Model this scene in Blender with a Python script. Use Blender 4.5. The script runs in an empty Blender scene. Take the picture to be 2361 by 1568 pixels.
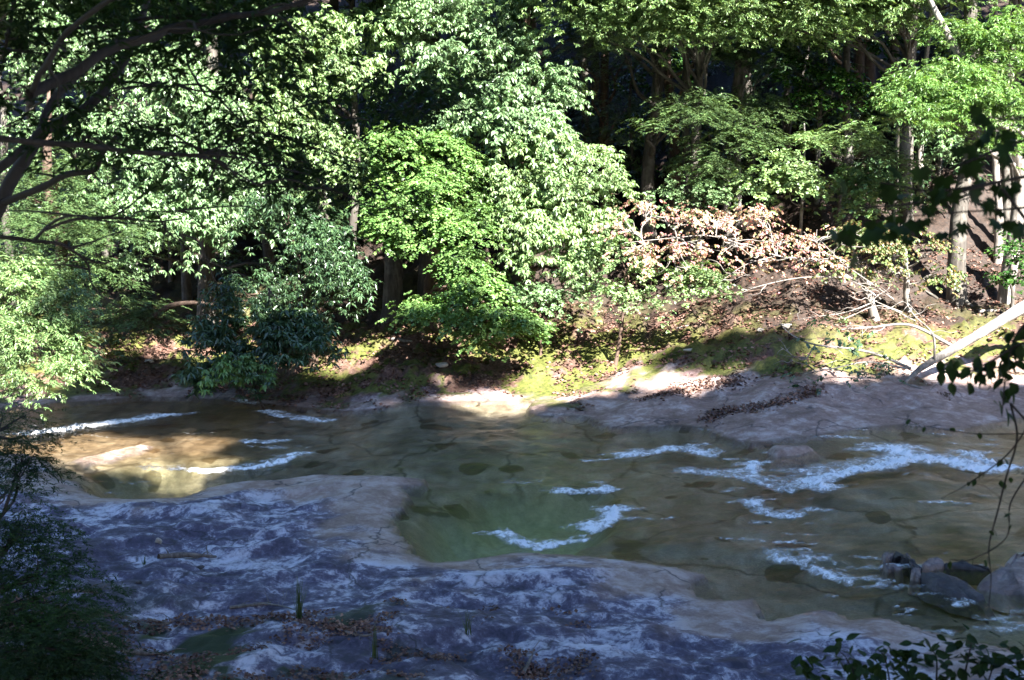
import bpy, math, random
import numpy as np
from mathutils import Vector

# ------------------------------------------------------------------ camera, sky, sun, exposure
scene = bpy.context.scene
col = scene.collection
R = math.radians
CAM_Z, PITCH, HFOV = 6.0, R(8.0), R(45.0)
cam = bpy.data.cameras.new('camera')
cam.sensor_width = 36.0
cam.angle = HFOV
cam.clip_start, cam.clip_end = 0.1, 600.0
cam.dof.use_dof = True
cam.dof.focus_distance = 27.0
cam.dof.aperture_fstop = 4.0
camo = bpy.data.objects.new('camera', cam)
col.objects.link(camo)
camo.location = (0, 0, CAM_Z)
camo.rotation_euler = (math.pi / 2 - PITCH, 0, 0)
scene.camera = camo

SUN_AZ, SUN_EL = R(150.0), R(42.0)          # compass angle from +Y towards +X
world = bpy.data.worlds.new('World')
scene.world = world
world.use_nodes = True
wn = world.node_tree
bg = wn.nodes['Background']
sky = wn.nodes.new('ShaderNodeTexSky')
sky.sky_type = 'NISHITA'
sky.sun_disc = False
sky.sun_elevation = SUN_EL
sky.sun_rotation = SUN_AZ
wn.links.new(sky.outputs[0], bg.inputs[0])
bg.inputs[1].default_value = 0.05
sky.ozone_density = 6.0
sky.dust_density = 0.4
sun = bpy.data.lights.new('sun', 'SUN')
sun.energy = 5.0
sun.angle = R(0.53)
sun.color = (1.0, 0.96, 0.90)
suno = bpy.data.objects.new('sun', sun)
col.objects.link(suno)
S = Vector((math.sin(SUN_AZ) * math.cos(SUN_EL), math.cos(SUN_AZ) * math.cos(SUN_EL), math.sin(SUN_EL)))
suno.rotation_euler = S.to_track_quat('Z', 'Y').to_euler()
suno.location = S * 60

vs = scene.view_settings
vs.view_transform = 'Standard'
vs.look = 'None'
vs.gamma = 1.0
vs.use_curve_mapping = False
vs.exposure = 3.1
scene.cycles.use_denoising = True
scene.cycles.max_bounces = 7
scene.cycles.diffuse_bounces = 4
scene.cycles.transparent_max_bounces = 12
scene.cycles.sample_clamp_indirect = 6.0

rng = np.random.default_rng(11)
random.seed(5)

# ------------------------------------------------------------------ picture -> world helpers (picture measured on a 2361 px wide print)
FD = 2361 / 2 / math.tan(HFOV / 2)
CP, SP = math.cos(PITCH), math.sin(PITCH)

def ray(dx, dy):
    u, v = (dx - 1180.5) / FD, -(dy - 784) / FD
    return np.array([u, CP + SP * v, -SP + CP * v])

def at(dx, dy, Y):
    r = ray(dx, dy)
    return np.array([0, 0, CAM_Z]) + r * (Y / r[1])

def on_plane(dx, dy, z):
    r = ray(dx, dy)
    return np.array([0, 0, CAM_Z]) + r * ((z - CAM_Z) / r[2])

def level(x):                                   # the river steps down from right to left
    x = np.asarray(x, float)
    s = lambda a, b: (lambda t: t * t * (3 - 2 * t))(np.clip((x - a) / (b - a), 0, 1))
    return -0.22 + 0.22 * s(-4.6, -2.2) + 0.40 * s(1.6, 8.0)

def shore(dx, dy):
    p = on_plane(dx, dy, 0)
    for _ in range(6):
        p = on_plane(dx, dy, float(level(p[0])))
    return p[:2]

# ------------------------------------------------------------------ noise
def perlin(x, y, seed=0):
    x = np.asarray(x, float); y = np.asarray(y, float)
    xi = np.floor(x).astype(np.int64); yi = np.floor(y).astype(np.int64)
    xf = x - xi; yf = y - yi
    def g(ix, iy):
        h = (ix * 374761393 + iy * 668265263 + seed * 974711) & 0xFFFFFFFF
        h = ((h ^ (h >> 13)) * 1274126177) & 0xFFFFFFFF
        h = (h ^ (h >> 16)) & 0xFFFF
        a = h * (2 * np.pi / 65536)
        return np.cos(a), np.sin(a)
    u = xf * xf * xf * (xf * (xf * 6 - 15) + 10); v = yf * yf * yf * (yf * (yf * 6 - 15) + 10)
    def d(ox, oy):
        gx, gy = g(xi + ox, yi + oy)
        return gx * (xf - ox) + gy * (yf - oy)
    a = d(0, 0) * (1 - u) + d(1, 0) * u
    b = d(0, 1) * (1 - u) + d(1, 1) * u
    return (a * (1 - v) + b * v) * 1.5

def fbm(x, y, seed=0, o=4, gain=0.5):
    t = 0; a = 1.0; f = 1.0
    for i in range(o):
        t = t + a * perlin(x * f + 17.3 * i, y * f - 9.1 * i, seed + i); a *= gain; f *= 2.03
    return t

def sstep(a, b, x):
    t = np.clip((x - a) / (b - a), 0, 1)
    return t * t * (3 - 2 * t)

def seg_dist(X, Y, P, closed=False):
    D = np.full(X.shape, 1e9)
    n = len(P)
    for i in range(n if closed else n - 1):
        a, b = P[i], P[(i + 1) % n]
        vx, vy = b[0] - a[0], b[1] - a[1]
        L2 = vx * vx + vy * vy + 1e-12
        t = np.clip(((X - a[0]) * vx + (Y - a[1]) * vy) / L2, 0, 1)
        D = np.minimum(D, (X - a[0] - t * vx) ** 2 + (Y - a[1] - t * vy) ** 2)
    return np.sqrt(D)

def inside(X, Y, P):
    c = np.zeros(X.shape, bool)
    n = len(P)
    for i in range(n):
        a, b = P[i], P[(i + 1) % n]
        if a[1] == b[1]:
            continue
        m = ((a[1] > Y) != (b[1] > Y)) & (X < (b[0] - a[0]) * (Y - a[1]) / (b[1] - a[1]) + a[0])
        c ^= m
    return c

def signed(X, Y, P):
    d = seg_dist(X, Y, P, True)
    return np.where(inside(X, Y, P), -d, d)

# ------------------------------------------------------------------ object helpers
def link(name, data, parent=None, loc=None):
    o = bpy.data.objects.new(name, data)
    col.objects.link(o)
    if parent is not None:
        o.parent = parent
    if loc is not None:
        o.location = loc
    return o

def tag(o, label=None, cat=None, group=None, kind=None):
    if label: o['label'] = label
    if cat: o['category'] = cat
    if group: o['group'] = group
    if kind: o['kind'] = kind
    return o

def thing(name, label, cat, loc, group=None):
    o = link(name, None, None, tuple(float(v) for v in loc))
    o.empty_display_size = 0.3
    return tag(o, label, cat, group)

def mesh(name, V, F, mat, smooth=False, attrs=None):
    """V (n,3); F list of int arrays (m,k)"""
    if not isinstance(F, list): F = [F]
    F = [f for f in F if len(f)]
    me = bpy.data.meshes.new(name)
    V = np.asarray(V, np.float32)
    me.vertices.add(len(V)); me.vertices.foreach_set('co', V.ravel())
    idx = np.concatenate([f.ravel() for f in F]).astype(np.int32)
    tot = np.concatenate([np.full(len(f), f.shape[1], np.int32) for f in F])
    st = np.concatenate([[0], np.cumsum(tot)[:-1]]).astype(np.int32)
    me.loops.add(len(idx)); me.loops.foreach_set('vertex_index', idx)
    me.polygons.add(len(tot)); me.polygons.foreach_set('loop_start', st)
    if smooth: me.polygons.foreach_set('use_smooth', np.ones(len(tot), bool))
    for k, v in (attrs or {}).items():
        a = me.attributes.new(k, 'FLOAT', 'POINT'); a.data.foreach_set('value', np.asarray(v, np.float32))
    me.update(calc_edges=True); me.validate()
    if mat: me.materials.append(mat)
    return me

def place(name, V, F, mat, parent=None, origin=None, smooth=False, attrs=None, kind=None):
    """a mesh object; V in world space, its origin moved to origin / its parent's place"""
    o0 = np.array(parent.location) if parent is not None and parent.type == 'EMPTY' else np.zeros(3)
    if parent is not None and parent.type != 'EMPTY':
        o0 = np.array(parent['org'])
    if origin is None: origin = o0
    me = mesh(name, np.asarray(V) - np.asarray(origin), F, mat, smooth, attrs)
    o = link(name, me, parent, tuple(float(v) for v in (np.asarray(origin) - o0)))
    if kind: o['kind'] = kind
    return o

def catmull(P, n):
    P = np.asarray(P, float)
    if len(P) < 3:
        t = np.linspace(0, 1, n)[:, None]
        return P[0] * (1 - t) + P[-1] * t
    Q = np.vstack([2 * P[0] - P[1], P, 2 * P[-1] - P[-2]])
    out = []
    m = len(P) - 1
    for s in np.linspace(0, m - 1e-6, n):
        i = int(s); t = s - i
        a, b, c, d = Q[i], Q[i + 1], Q[i + 2], Q[i + 3]
        out.append(.5 * (2 * b + (c - a) * t + (2 * a - 5 * b + 4 * c - d) * t * t + (3 * b - a - 3 * c + d) * t ** 3))
    return np.array(out)

class MB:
    def __init__(s): s.V = []; s.F = {3: [], 4: []}; s.n = 0
    def add(s, V, F):
        s.V.append(V); s.F[F.shape[1]].append(F + s.n); s.n += len(V)
    def tube(s, P, r, sides=6, n=None, rough=0.0):
        n = n or max(4, 3 * len(P))
        C = catmull(P, n)
        rr = np.interp(np.linspace(0, 1, n), np.linspace(0, 1, len(r)), r)
        T = np.gradient(C, axis=0); T /= np.linalg.norm(T, axis=1)[:, None] + 1e-9
        up = np.array([0, 0, 1.0]) if abs(T[0][2]) < .9 else np.array([1.0, 0, 0])
        A = np.cross(T, up); A /= np.linalg.norm(A, axis=1)[:, None] + 1e-9
        B = np.cross(T, A)
        th = np.linspace(0, 2 * np.pi, sides, endpoint=False)
        rad = rr[:, None] * (1 + rough * rng.uniform(-1, 1, (n, sides)))
        V = C[:, None] + rad[..., None] * (A[:, None] * np.cos(th)[None, :, None] + B[:, None] * np.sin(th)[None, :, None])
        i = np.arange(n - 1)[:, None] * sides; j = np.arange(sides)[None]; k = (j + 1) % sides
        F = np.stack([i + j, i + sides + j, i + sides + k, i + k], -1).reshape(-1, 4)
        s.add(V.reshape(-1, 3), F)
        # closed end
        e = (n - 1) * sides
        s.add(np.vstack([V[-1], C[-1:] + T[-1] * rr[-1]]), np.array([[q, sides, (q + 1) % sides] for q in range(sides)]))
        return C
    def get(s):
        return np.vstack(s.V), [np.vstack(f) for f in s.F.values() if f]

# ------------------------------------------------------------------ materials
def new_mat(name):
    m = bpy.data.materials.new(name); m.use_nodes = True
    nt = m.node_tree
    return m, nt, nt.nodes['Principled BSDF'], nt.nodes['Material Output']

def nd(nt, t, **kw):
    n = nt.nodes.new(t)
    for k, v in kw.items(): setattr(n, k, v)
    return n

def noise(nt, vec, scale, detail=4, rough=.55, dist=0.0):
    n = nd(nt, 'ShaderNodeTexNoise')
    n.inputs['Scale'].default_value = scale; n.inputs['Detail'].default_value = detail
    n.inputs['Roughness'].default_value = rough; n.inputs['Distortion'].default_value = dist
    if vec is not None: nt.links.new(vec, n.inputs['Vector'])
    return n.outputs['Fac']

def ramp(nt, fac, stops):
    r = nd(nt, 'ShaderNodeValToRGB')
    e = r.color_ramp.elements
    while len(e) < len(stops): e.new(.5)
    for q, (p, c) in zip(e, stops):
        q.position = p; q.color = (*c, 1) if not np.isscalar(c) else (c, c, c, 1)
    nt.links.new(fac, r.inputs[0])
    return r.outputs[0]

def mix(nt, fac, a, b, blend='MIX'):
    m = nd(nt, 'ShaderNodeMix', data_type='RGBA', blend_type=blend)
    for s, v in ((m.inputs[0], fac), (m.inputs[6], a), (m.inputs[7], b)):
        if isinstance(v, (tuple, list)): s.default_value = (*v, 1)
        elif isinstance(v, (int, float)): s.default_value = v
        else: nt.links.new(v, s)
    return m.outputs[2]

def math_(nt, op, a, b=None, c=None):
    m = nd(nt, 'ShaderNodeMath', operation=op)
    for s, v in zip(m.inputs, (a, b, c)):
        if v is None: continue
        if isinstance(v, (int, float)): s.default_value = v
        else: nt.links.new(v, s)
    return m.outputs[0]

def attr(nt, name):
    a = nd(nt, 'ShaderNodeAttribute'); a.attribute_name = name
    return a.outputs['Fac']

def mapping(nt, vec, scale=(1, 1, 1), rot=(0, 0, 0)):
    m = nd(nt, 'ShaderNodeMapping')
    m.inputs['Scale'].default_value = scale; m.inputs['Rotation'].default_value = rot
    nt.links.new(vec, m.inputs['Vector'])
    return m.outputs[0]

def bump(nt, h, strength, dist, target):
    b = nd(nt, 'ShaderNodeBump')
    b.inputs['Strength'].default_value = strength; b.inputs['Distance'].default_value = dist
    nt.links.new(h, b.inputs['Height']); nt.links.new(b.outputs[0], target)

def leaf_mat(name, c1, c2, c3=None, rough=.38, trans=.28, spec=.5, tint=(1.35, 1.25, .5)):
    m, nt, p, out = new_mat(name)
    g = nd(nt, 'ShaderNodeNewGeometry')
    rnd = g.outputs['Random Per Island']
    stops = [(0.0, c1), (1.0, c2)] if c3 is None else [(0.0, c1), (.6, c2), (1.0, c3)]
    c = ramp(nt, rnd, stops)
    tc = nd(nt, 'ShaderNodeTexCoord')
    big = noise(nt, tc.outputs['Object'], .9, 2)
    c = mix(nt, 1.0, c, ramp(nt, big, [(.35, .6), (.65, 1.3)]), 'MULTIPLY')
    nt.links.new(c, p.inputs['Base Color'])
    p.inputs['Roughness'].default_value = rough
    p.inputs['Specular IOR Level'].default_value = spec
    tr = nd(nt, 'ShaderNodeBsdfTranslucent')
    tcol = mix(nt, 1.0, c, tint, 'MULTIPLY')
    nt.links.new(tcol, tr.inputs[0])
    ms = nd(nt, 'ShaderNodeMixShader'); ms.inputs[0].default_value = trans
    nt.links.new(p.outputs[0], ms.inputs[1]); nt.links.new(tr.outputs[0], ms.inputs[2])
    nt.links.new(ms.outputs[0], out.inputs[0])
    return m

def bark_mat(name, c1, c2, c3, scale=9.0, vert=.18):
    m, nt, p, out = new_mat(name)
    tc = nd(nt, 'ShaderNodeTexCoord').outputs['Object']
    v = mapping(nt, tc, (1, 1, vert))
    f = noise(nt, v, scale, 6, .65)
    c = ramp(nt, f, [(.3, c1), (.55, c2), (.75, c3)])
    pat = noise(nt, tc, 2.3, 3)
    c = mix(nt, ramp(nt, pat, [(.5, 0.0), (.62, .55)]), c, c3)
    nt.links.new(c, p.inputs['Base Color'])
    p.inputs['Roughness'].default_value = .85
    bump(nt, f, .7, .03, p.inputs['Normal'])
    return m

M = {}
M['broad'] = leaf_mat('leaf_broad', (.085, .165, .066), (.14, .235, .105), (.19, .28, .125), rough=.4, trans=.16, spec=1.0)
M['broad_light'] = leaf_mat('leaf_broad_light', (.11, .20, .075), (.18, .28, .11), (.24, .32, .13), rough=.42, trans=.2, spec=.9)
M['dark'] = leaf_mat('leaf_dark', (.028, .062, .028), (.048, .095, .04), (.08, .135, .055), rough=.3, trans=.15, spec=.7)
M['maple'] = leaf_mat('leaf_maple', (.09, .19, .05), (.13, .25, .07), (.19, .28, .085), rough=.45, trans=.26, spec=.7)
M['small'] = leaf_mat('leaf_small', (.09, .175, .06), (.15, .245, .09), (.21, .28, .10), rough=.42, trans=.2, spec=.9)
M['conifer'] = leaf_mat('leaf_conifer', (.04, .085, .03), (.075, .13, .045), (.11, .16, .055), rough=.45, trans=.2, spec=.6)
M['glossy'] = leaf_mat('leaf_glossy', (.025, .075, .02), (.045, .11, .028), (.08, .15, .03), rough=.25, trans=.2)
M['dogwood'] = leaf_mat('leaf_dogwood', (.16, .23, .08), (.46, .29, .21), (.62, .22, .25), rough=.5, trans=.35, tint=(1.1, 1.0, .8))
M['dogwood_green'] = leaf_mat('leaf_dogwood_green', (.07, .13, .04), (.13, .17, .06), (.28, .15, .09), rough=.5, trans=.32)
M['dry'] = leaf_mat('leaf_dry', (.10, .06, .05), (.16, .09, .07), (.12, .10, .06), rough=.6, trans=.25, tint=(1, 1, .8))
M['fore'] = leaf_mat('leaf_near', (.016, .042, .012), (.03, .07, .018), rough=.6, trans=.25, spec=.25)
M['litter'] = leaf_mat('leaf_litter', (.08, .036, .026), (.15, .075, .052), (.26, .165, .125), rough=.7, trans=.1, tint=(1, 1, .9))
M['grass'] = leaf_mat('grass_blade', (.06, .10, .04), (.11, .15, .06), rough=.5, trans=.3)
M['bark_grey'] = bark_mat('bark_grey', (.025, .021, .017), (.07, .06, .05), (.15, .14, .12))
M['bark_brown'] = bark_mat('bark_brown', (.03, .018, .012), (.08, .05, .034), (.15, .10, .075))
M['bark_pale'] = bark_mat('bark_pale', (.07, .06, .05), (.19, .17, .15), (.34, .31, .29), 12)
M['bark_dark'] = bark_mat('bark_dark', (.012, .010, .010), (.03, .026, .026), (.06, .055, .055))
M['driftwood'] = bark_mat('driftwood', (.06, .045, .035), (.15, .12, .10), (.28, .24, .21), 14)

# ------------------------------------------------------------------ shorelines (traced on the print, laid onto the water level)
NEAR = [(-60, 1065), (0, 1052), (60, 1048), (110, 1062), (128, 1090), (150, 1108), (185, 1112), (195, 1135), (240, 1150), (330, 1153), (420, 1149), (480, 1126), (560, 1111),
        (640, 1108), (730, 1095), (830, 1098), (985, 1107), (975, 1118), (927, 1126), (946, 1150), (934, 1170), (905, 1195),
        (920, 1230), (950, 1258), (955, 1280), (1000, 1298), (1050, 1297), (1120, 1286), (1180, 1276), (1340, 1282),
        (1430, 1292), (1562, 1310), (1633, 1328), (1599, 1345), (1591, 1356), (1611, 1377), (1640, 1384), (1707, 1385),
        (1738, 1381), (1758, 1391), (1755, 1408), (1743, 1420), (1768, 1433), (1839, 1418), (1887, 1406), (1934, 1413),
        (1961, 1433), (2002, 1425), (2053, 1428), (2137, 1454), (2205, 1476), (2273, 1486), (2361, 1508), (2430, 1530)]
FAR = [(-60, 950), (0, 945), (120, 930), (230, 925), (330, 915), (450, 918), (560, 928), (640, 935), (740, 945), (850, 948), (926, 931),
       (1000, 928), (1072, 926), (1153, 925), (1225, 926), (1214, 946), (1231, 959), (1289, 964), (1309, 959), (1350, 961),
       (1370, 973), (1407, 986), (1458, 985), (1562, 981), (1623, 988), (1663, 1010), (1738, 1024), (1795, 1014),
       (1900, 1003), (1968, 992), (2070, 981), (2205, 993), (2273, 980), (2361, 963), (2430, 955)]
near_w = [shore(*p) for p in NEAR]
far_w = [shore(*p) for p in FAR]
near_w = [np.array(p) for p in ((-90, 60), (-45, 42), (-20, 31))] + near_w + [np.array(p) for p in ((12, 11), (20, 8.5), (45, 5), (90, 2))]
far_w = [np.array(p) for p in ((-90, 70), (-45, 50), (-20, 37))] + far_w + [np.array(p) for p in ((18, 29), (45, 27), (90, 24))]
def wiggle(P):
    out = []
    for a, b in zip(P[:-1], P[1:]):
        n = max(1, int(np.hypot(*(b - a)) / .35)) if abs(a[0]) < 20 else 1
        for i in range(n):
            q = a + (b - a) * i / n
            if i and abs(q[0]) < 16: q = q + .05 * np.array([perlin(q[0] * 2, q[1] * 2, 71), perlin(q[0] * 2, q[1] * 2, 72)])
            out.append(q)
    return out + [P[-1]]
near_w, far_w = wiggle(near_w), wiggle(far_w)
water_poly = near_w + far_w[::-1]

def poly_w(pts): return [shore(*p) for p in pts]
pool_main = poly_w([(1085, 1110), (1180, 1095), (1300, 1090), (1420, 1100), (1450, 1150), (1435, 1205), (1350, 1250), (1240, 1275), (1120, 1278), (1000, 1288), (960, 1270), (925, 1210), (960, 1160), (1020, 1150)])
pool_left = poly_w([(165, 1108), (200, 1070), (300, 1045), (430, 1035), (560, 1040), (680, 1052), (600, 1080), (480, 1105), (420, 1140), (330, 1148), (240, 1145)])
pool_amber = poly_w([(2020, 1250), (2080, 1190), (2170, 1165), (2300, 1190), (2400, 1260), (2400, 1330), (2200, 1310)])
flat_rock = poly_w([(1750, 1043), (1800, 1034), (1914, 1035), (1853, 1051), (1778, 1060)])
sun_rock = poly_w([(190, 1062), (150, 1045), (250, 1020), (330, 1002), (362, 1010), (330, 1028), (260, 1045)])
slabs = [poly_w([(1440, 1210), (1640, 1190), (1900, 1230), (2030, 1270), (1900, 1330), (1640, 1300), (1430, 1280), (1340, 1262)]),
         poly_w([(1760, 1120), (2000, 1080), (2130, 1080), (2230, 1120), (2050, 1180), (1850, 1180)]),
         poly_w([(950, 1000), (1180, 985), (1400, 1010), (1300, 1070), (1080, 1085), (960, 1060)]),
         poly_w([(650, 1060), (760, 1030), (900, 1050), (950, 1090), (820, 1085), (700, 1092)])]

# ------------------------------------------------------------------ ground heights
def graded(lo, hi, step, lo2, hi2, grow=1.13):
    m = list(np.arange(lo, hi + 1e-6, step))
    s = step; v = m[-1]
    while v < hi2: s *= grow; v += s; m.append(v)
    s = step; v = m[0]
    while v > lo2: s *= grow; v -= s; m.insert(0, v)
    return np.array(m)

gx = graded(-13.5, 14.5, .085, -110, 110)
gy = np.concatenate([graded(10.5, 33.0, .085, -90, 33.0)[:-1], graded(33.0, 44.0, .16, 33.0, 150)])
GX, GY = np.meshgrid(gx, gy)

def hump(X, Y, poly, depth, soft):
    return depth * sstep(0, soft, -signed(X, Y, poly))

def ground(X, Y):
    dn = seg_dist(X, Y, near_w); df = seg_dist(X, Y, far_w)
    wet = inside(X, Y, water_poly)
    L = level(X)
    near = (dn < df)
    # near slab, then the steep bank the path runs on, then an unseen hillside added to help block the sun
    big = fbm(X * .35, Y * .35, 3, 3); mid = fbm(X * 1.1, Y * 1.1, 9, 4); fine = fbm(X * 4, Y * 4, 21, 3)
    prof = np.interp(Y, [-90, -40, -4, 0, 2, 5, 8, 10.5, 12], [75, 34, 5.0, 4.0, 3.2, 1.3, .35, .1, 0])
    hn = .02 + .085 * np.minimum(dn, 7) * (.35 + .65 * sstep(4, 9, Y)) + .16 * sstep(0, .5, dn) * (1 - sstep(-12, -3, X) * .4) * .6
    hn = hn + sstep(.1, 1.5, dn) * (.09 * big + .022 * np.abs(mid) + .012 * fine + .014 * perlin(X * 9, Y * 9, 91)) * (.2 + .8 * sstep(6, 10, Y)) + prof + .45 * sstep(-3.5, -6.5, X) * sstep(17, 12, Y)
    # steps where layers of the slab have broken away
    lay = fbm(X * .55 + 4, Y * .8, 33, 3)
    hn = hn + sstep(.4, 2, dn) * (.06 * sstep(.02, .05, lay) + .05 * sstep(.30, .33, lay) - .05 * sstep(-.22, -.25, lay))
    rightness = sstep(-3, 3, X)
    shelf = .8 + 2.4 * sstep(.5, 4.5, X)
    hf = np.where(df < shelf, .14 * df, .14 * shelf + .22 * (df - shelf))
    steep = np.maximum(df - (6.0 + 2.2 * rightness), 0)
    hf = hf + .42 * steep + .02 * np.minimum(steep, 30) ** 1.3
    hf = hf + sstep(.1, 2, df) * (.10 * big + .08 * mid + .02 * fine) + sstep(shelf, shelf + 1, df) * (.22 * np.abs(fbm(X * 1.7, Y * 1.7, 41, 4)) + .10 * sstep(.05, .12, fbm(X * .8, Y * 1.2, 43, 3))) + sstep(7, 11, df) * .5 * big
    dw = np.minimum(dn, df)
    bed = -(.07 + .10 * sstep(0, .8, dw)) - .05 * sstep(0, .06, dw) - .05 * mid * sstep(0, .8, dw) - .03 * np.abs(fbm(X * 2.2, Y * 2.2, 5, 3)) * sstep(0, .4, dw)
    bed = bed - hump(X, Y, pool_main, .65, 1.0) - hump(X, Y, pool_left, .5, .8) - hump(X, Y, pool_amber, .06, 1.2)
    bed = bed + hump(X, Y, flat_rock, .36, .22) + hump(X, Y, sun_rock, .10, .35)
    for s in slabs: bed = bed + hump(X, Y, s, .09, .9)
    Z = L + np.where(wet, bed, np.where(near, hn, hf))
    return Z, dict(dn=dn, df=df, wet=wet, near=near, mid=mid, big=big, fine=fine, L=L)

GZ, gi = ground(GX, GY)

def gz(x, y):
    i = np.clip(np.searchsorted(gx, x) - 1, 0, len(gx) - 2); j = np.clip(np.searchsorted(gy, y) - 1, 0, len(gy) - 2)
    u = (x - gx[i]) / (gx[i + 1] - gx[i]); v = (y - gy[j]) / (gy[j + 1] - gy[j])
    return (GZ[j, i] * (1 - u) + GZ[j, i + 1] * u) * (1 - v) + (GZ[j + 1, i] * (1 - u) + GZ[j + 1, i + 1] * u) * v

def on_ground(dx, dy):
    """where the line of sight through a spot of the print meets the ground"""
    r = ray(dx, dy); r = r / r[1]
    ys = np.linspace(3, 60, 1200)
    z = CAM_Z + r[2] * ys
    g = gz(r[0] * ys, ys)
    k = np.argmax(z < g)
    y = ys[k]
    return np.array([r[0] * y, y, float(gz(r[0] * y, y))])

# masks of what covers the ground
X, Y = GX, GY
n1 = fbm(X * .9, Y * .9, 61, 4); n2 = fbm(X * .5, Y * .5, 67, 3)
far = (~gi['near']) & (~gi['wet']); nearm = gi['near'] & (~gi['wet'])
df, dn = gi['df'], gi['dn']
shelf = .15 + 2.95 * sstep(.5, 4.5, X)
soil = far * sstep(0, 1.2, df - shelf + .9 * n1)
moss_f = far * sstep(-.1, .8, df - shelf + .7 * n1) * (1 - sstep(4, 9, df)) * sstep(-.02, .12, fbm(X * .8, Y * 1.0, 77, 5, .6) + .12 + .22 * sstep(-1, 2, X) * sstep(4.5, 2.5, df - shelf))
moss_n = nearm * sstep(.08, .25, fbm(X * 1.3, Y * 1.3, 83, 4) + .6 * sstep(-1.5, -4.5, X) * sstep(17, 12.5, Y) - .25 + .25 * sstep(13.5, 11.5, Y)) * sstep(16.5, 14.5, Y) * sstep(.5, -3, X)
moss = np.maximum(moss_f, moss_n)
tan = np.where(nearm, sstep(1.6, .1, dn + 1.2 * n1 - .2) , 0) + far * (1 - soil) * .85
# broad pinkish shelf beside the left pool
shelf_poly = poly_w([(480, 1125), (640, 1105), (830, 1095), (985, 1105), (940, 1160), (905, 1195), (950, 1280), (860, 1230), (700, 1180), (560, 1160)])
tan = np.maximum(tan, nearm * sstep(-.1, .5, -signed(X, Y, shelf_poly) + .35 * n1))
tan = np.maximum(tan, np.maximum(hump(X, Y, flat_rock, 1, .1), hump(X, Y, sun_rock, .8, .3)))
forest = far * sstep(4.6, 7.2, df + 1.5 * n2) + nearm * sstep(7, 3, Y)  # dark floor mask, drawn out to cover the dim slope under the trees
bedm = gi['wet'] * (1 - np.maximum(hump(X, Y, flat_rock, 1, .15), hump(X, Y, sun_rock, 1, .25)))
amber = np.maximum(hump(X, Y, pool_amber, 1, .8), .85 * sstep(-4.5, -7, X) * sstep(25, 28, Y))
deep = hump(X, Y, pool_main, 1, .9) + .15 * hump(X, Y, pool_left, 1, .8)

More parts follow.
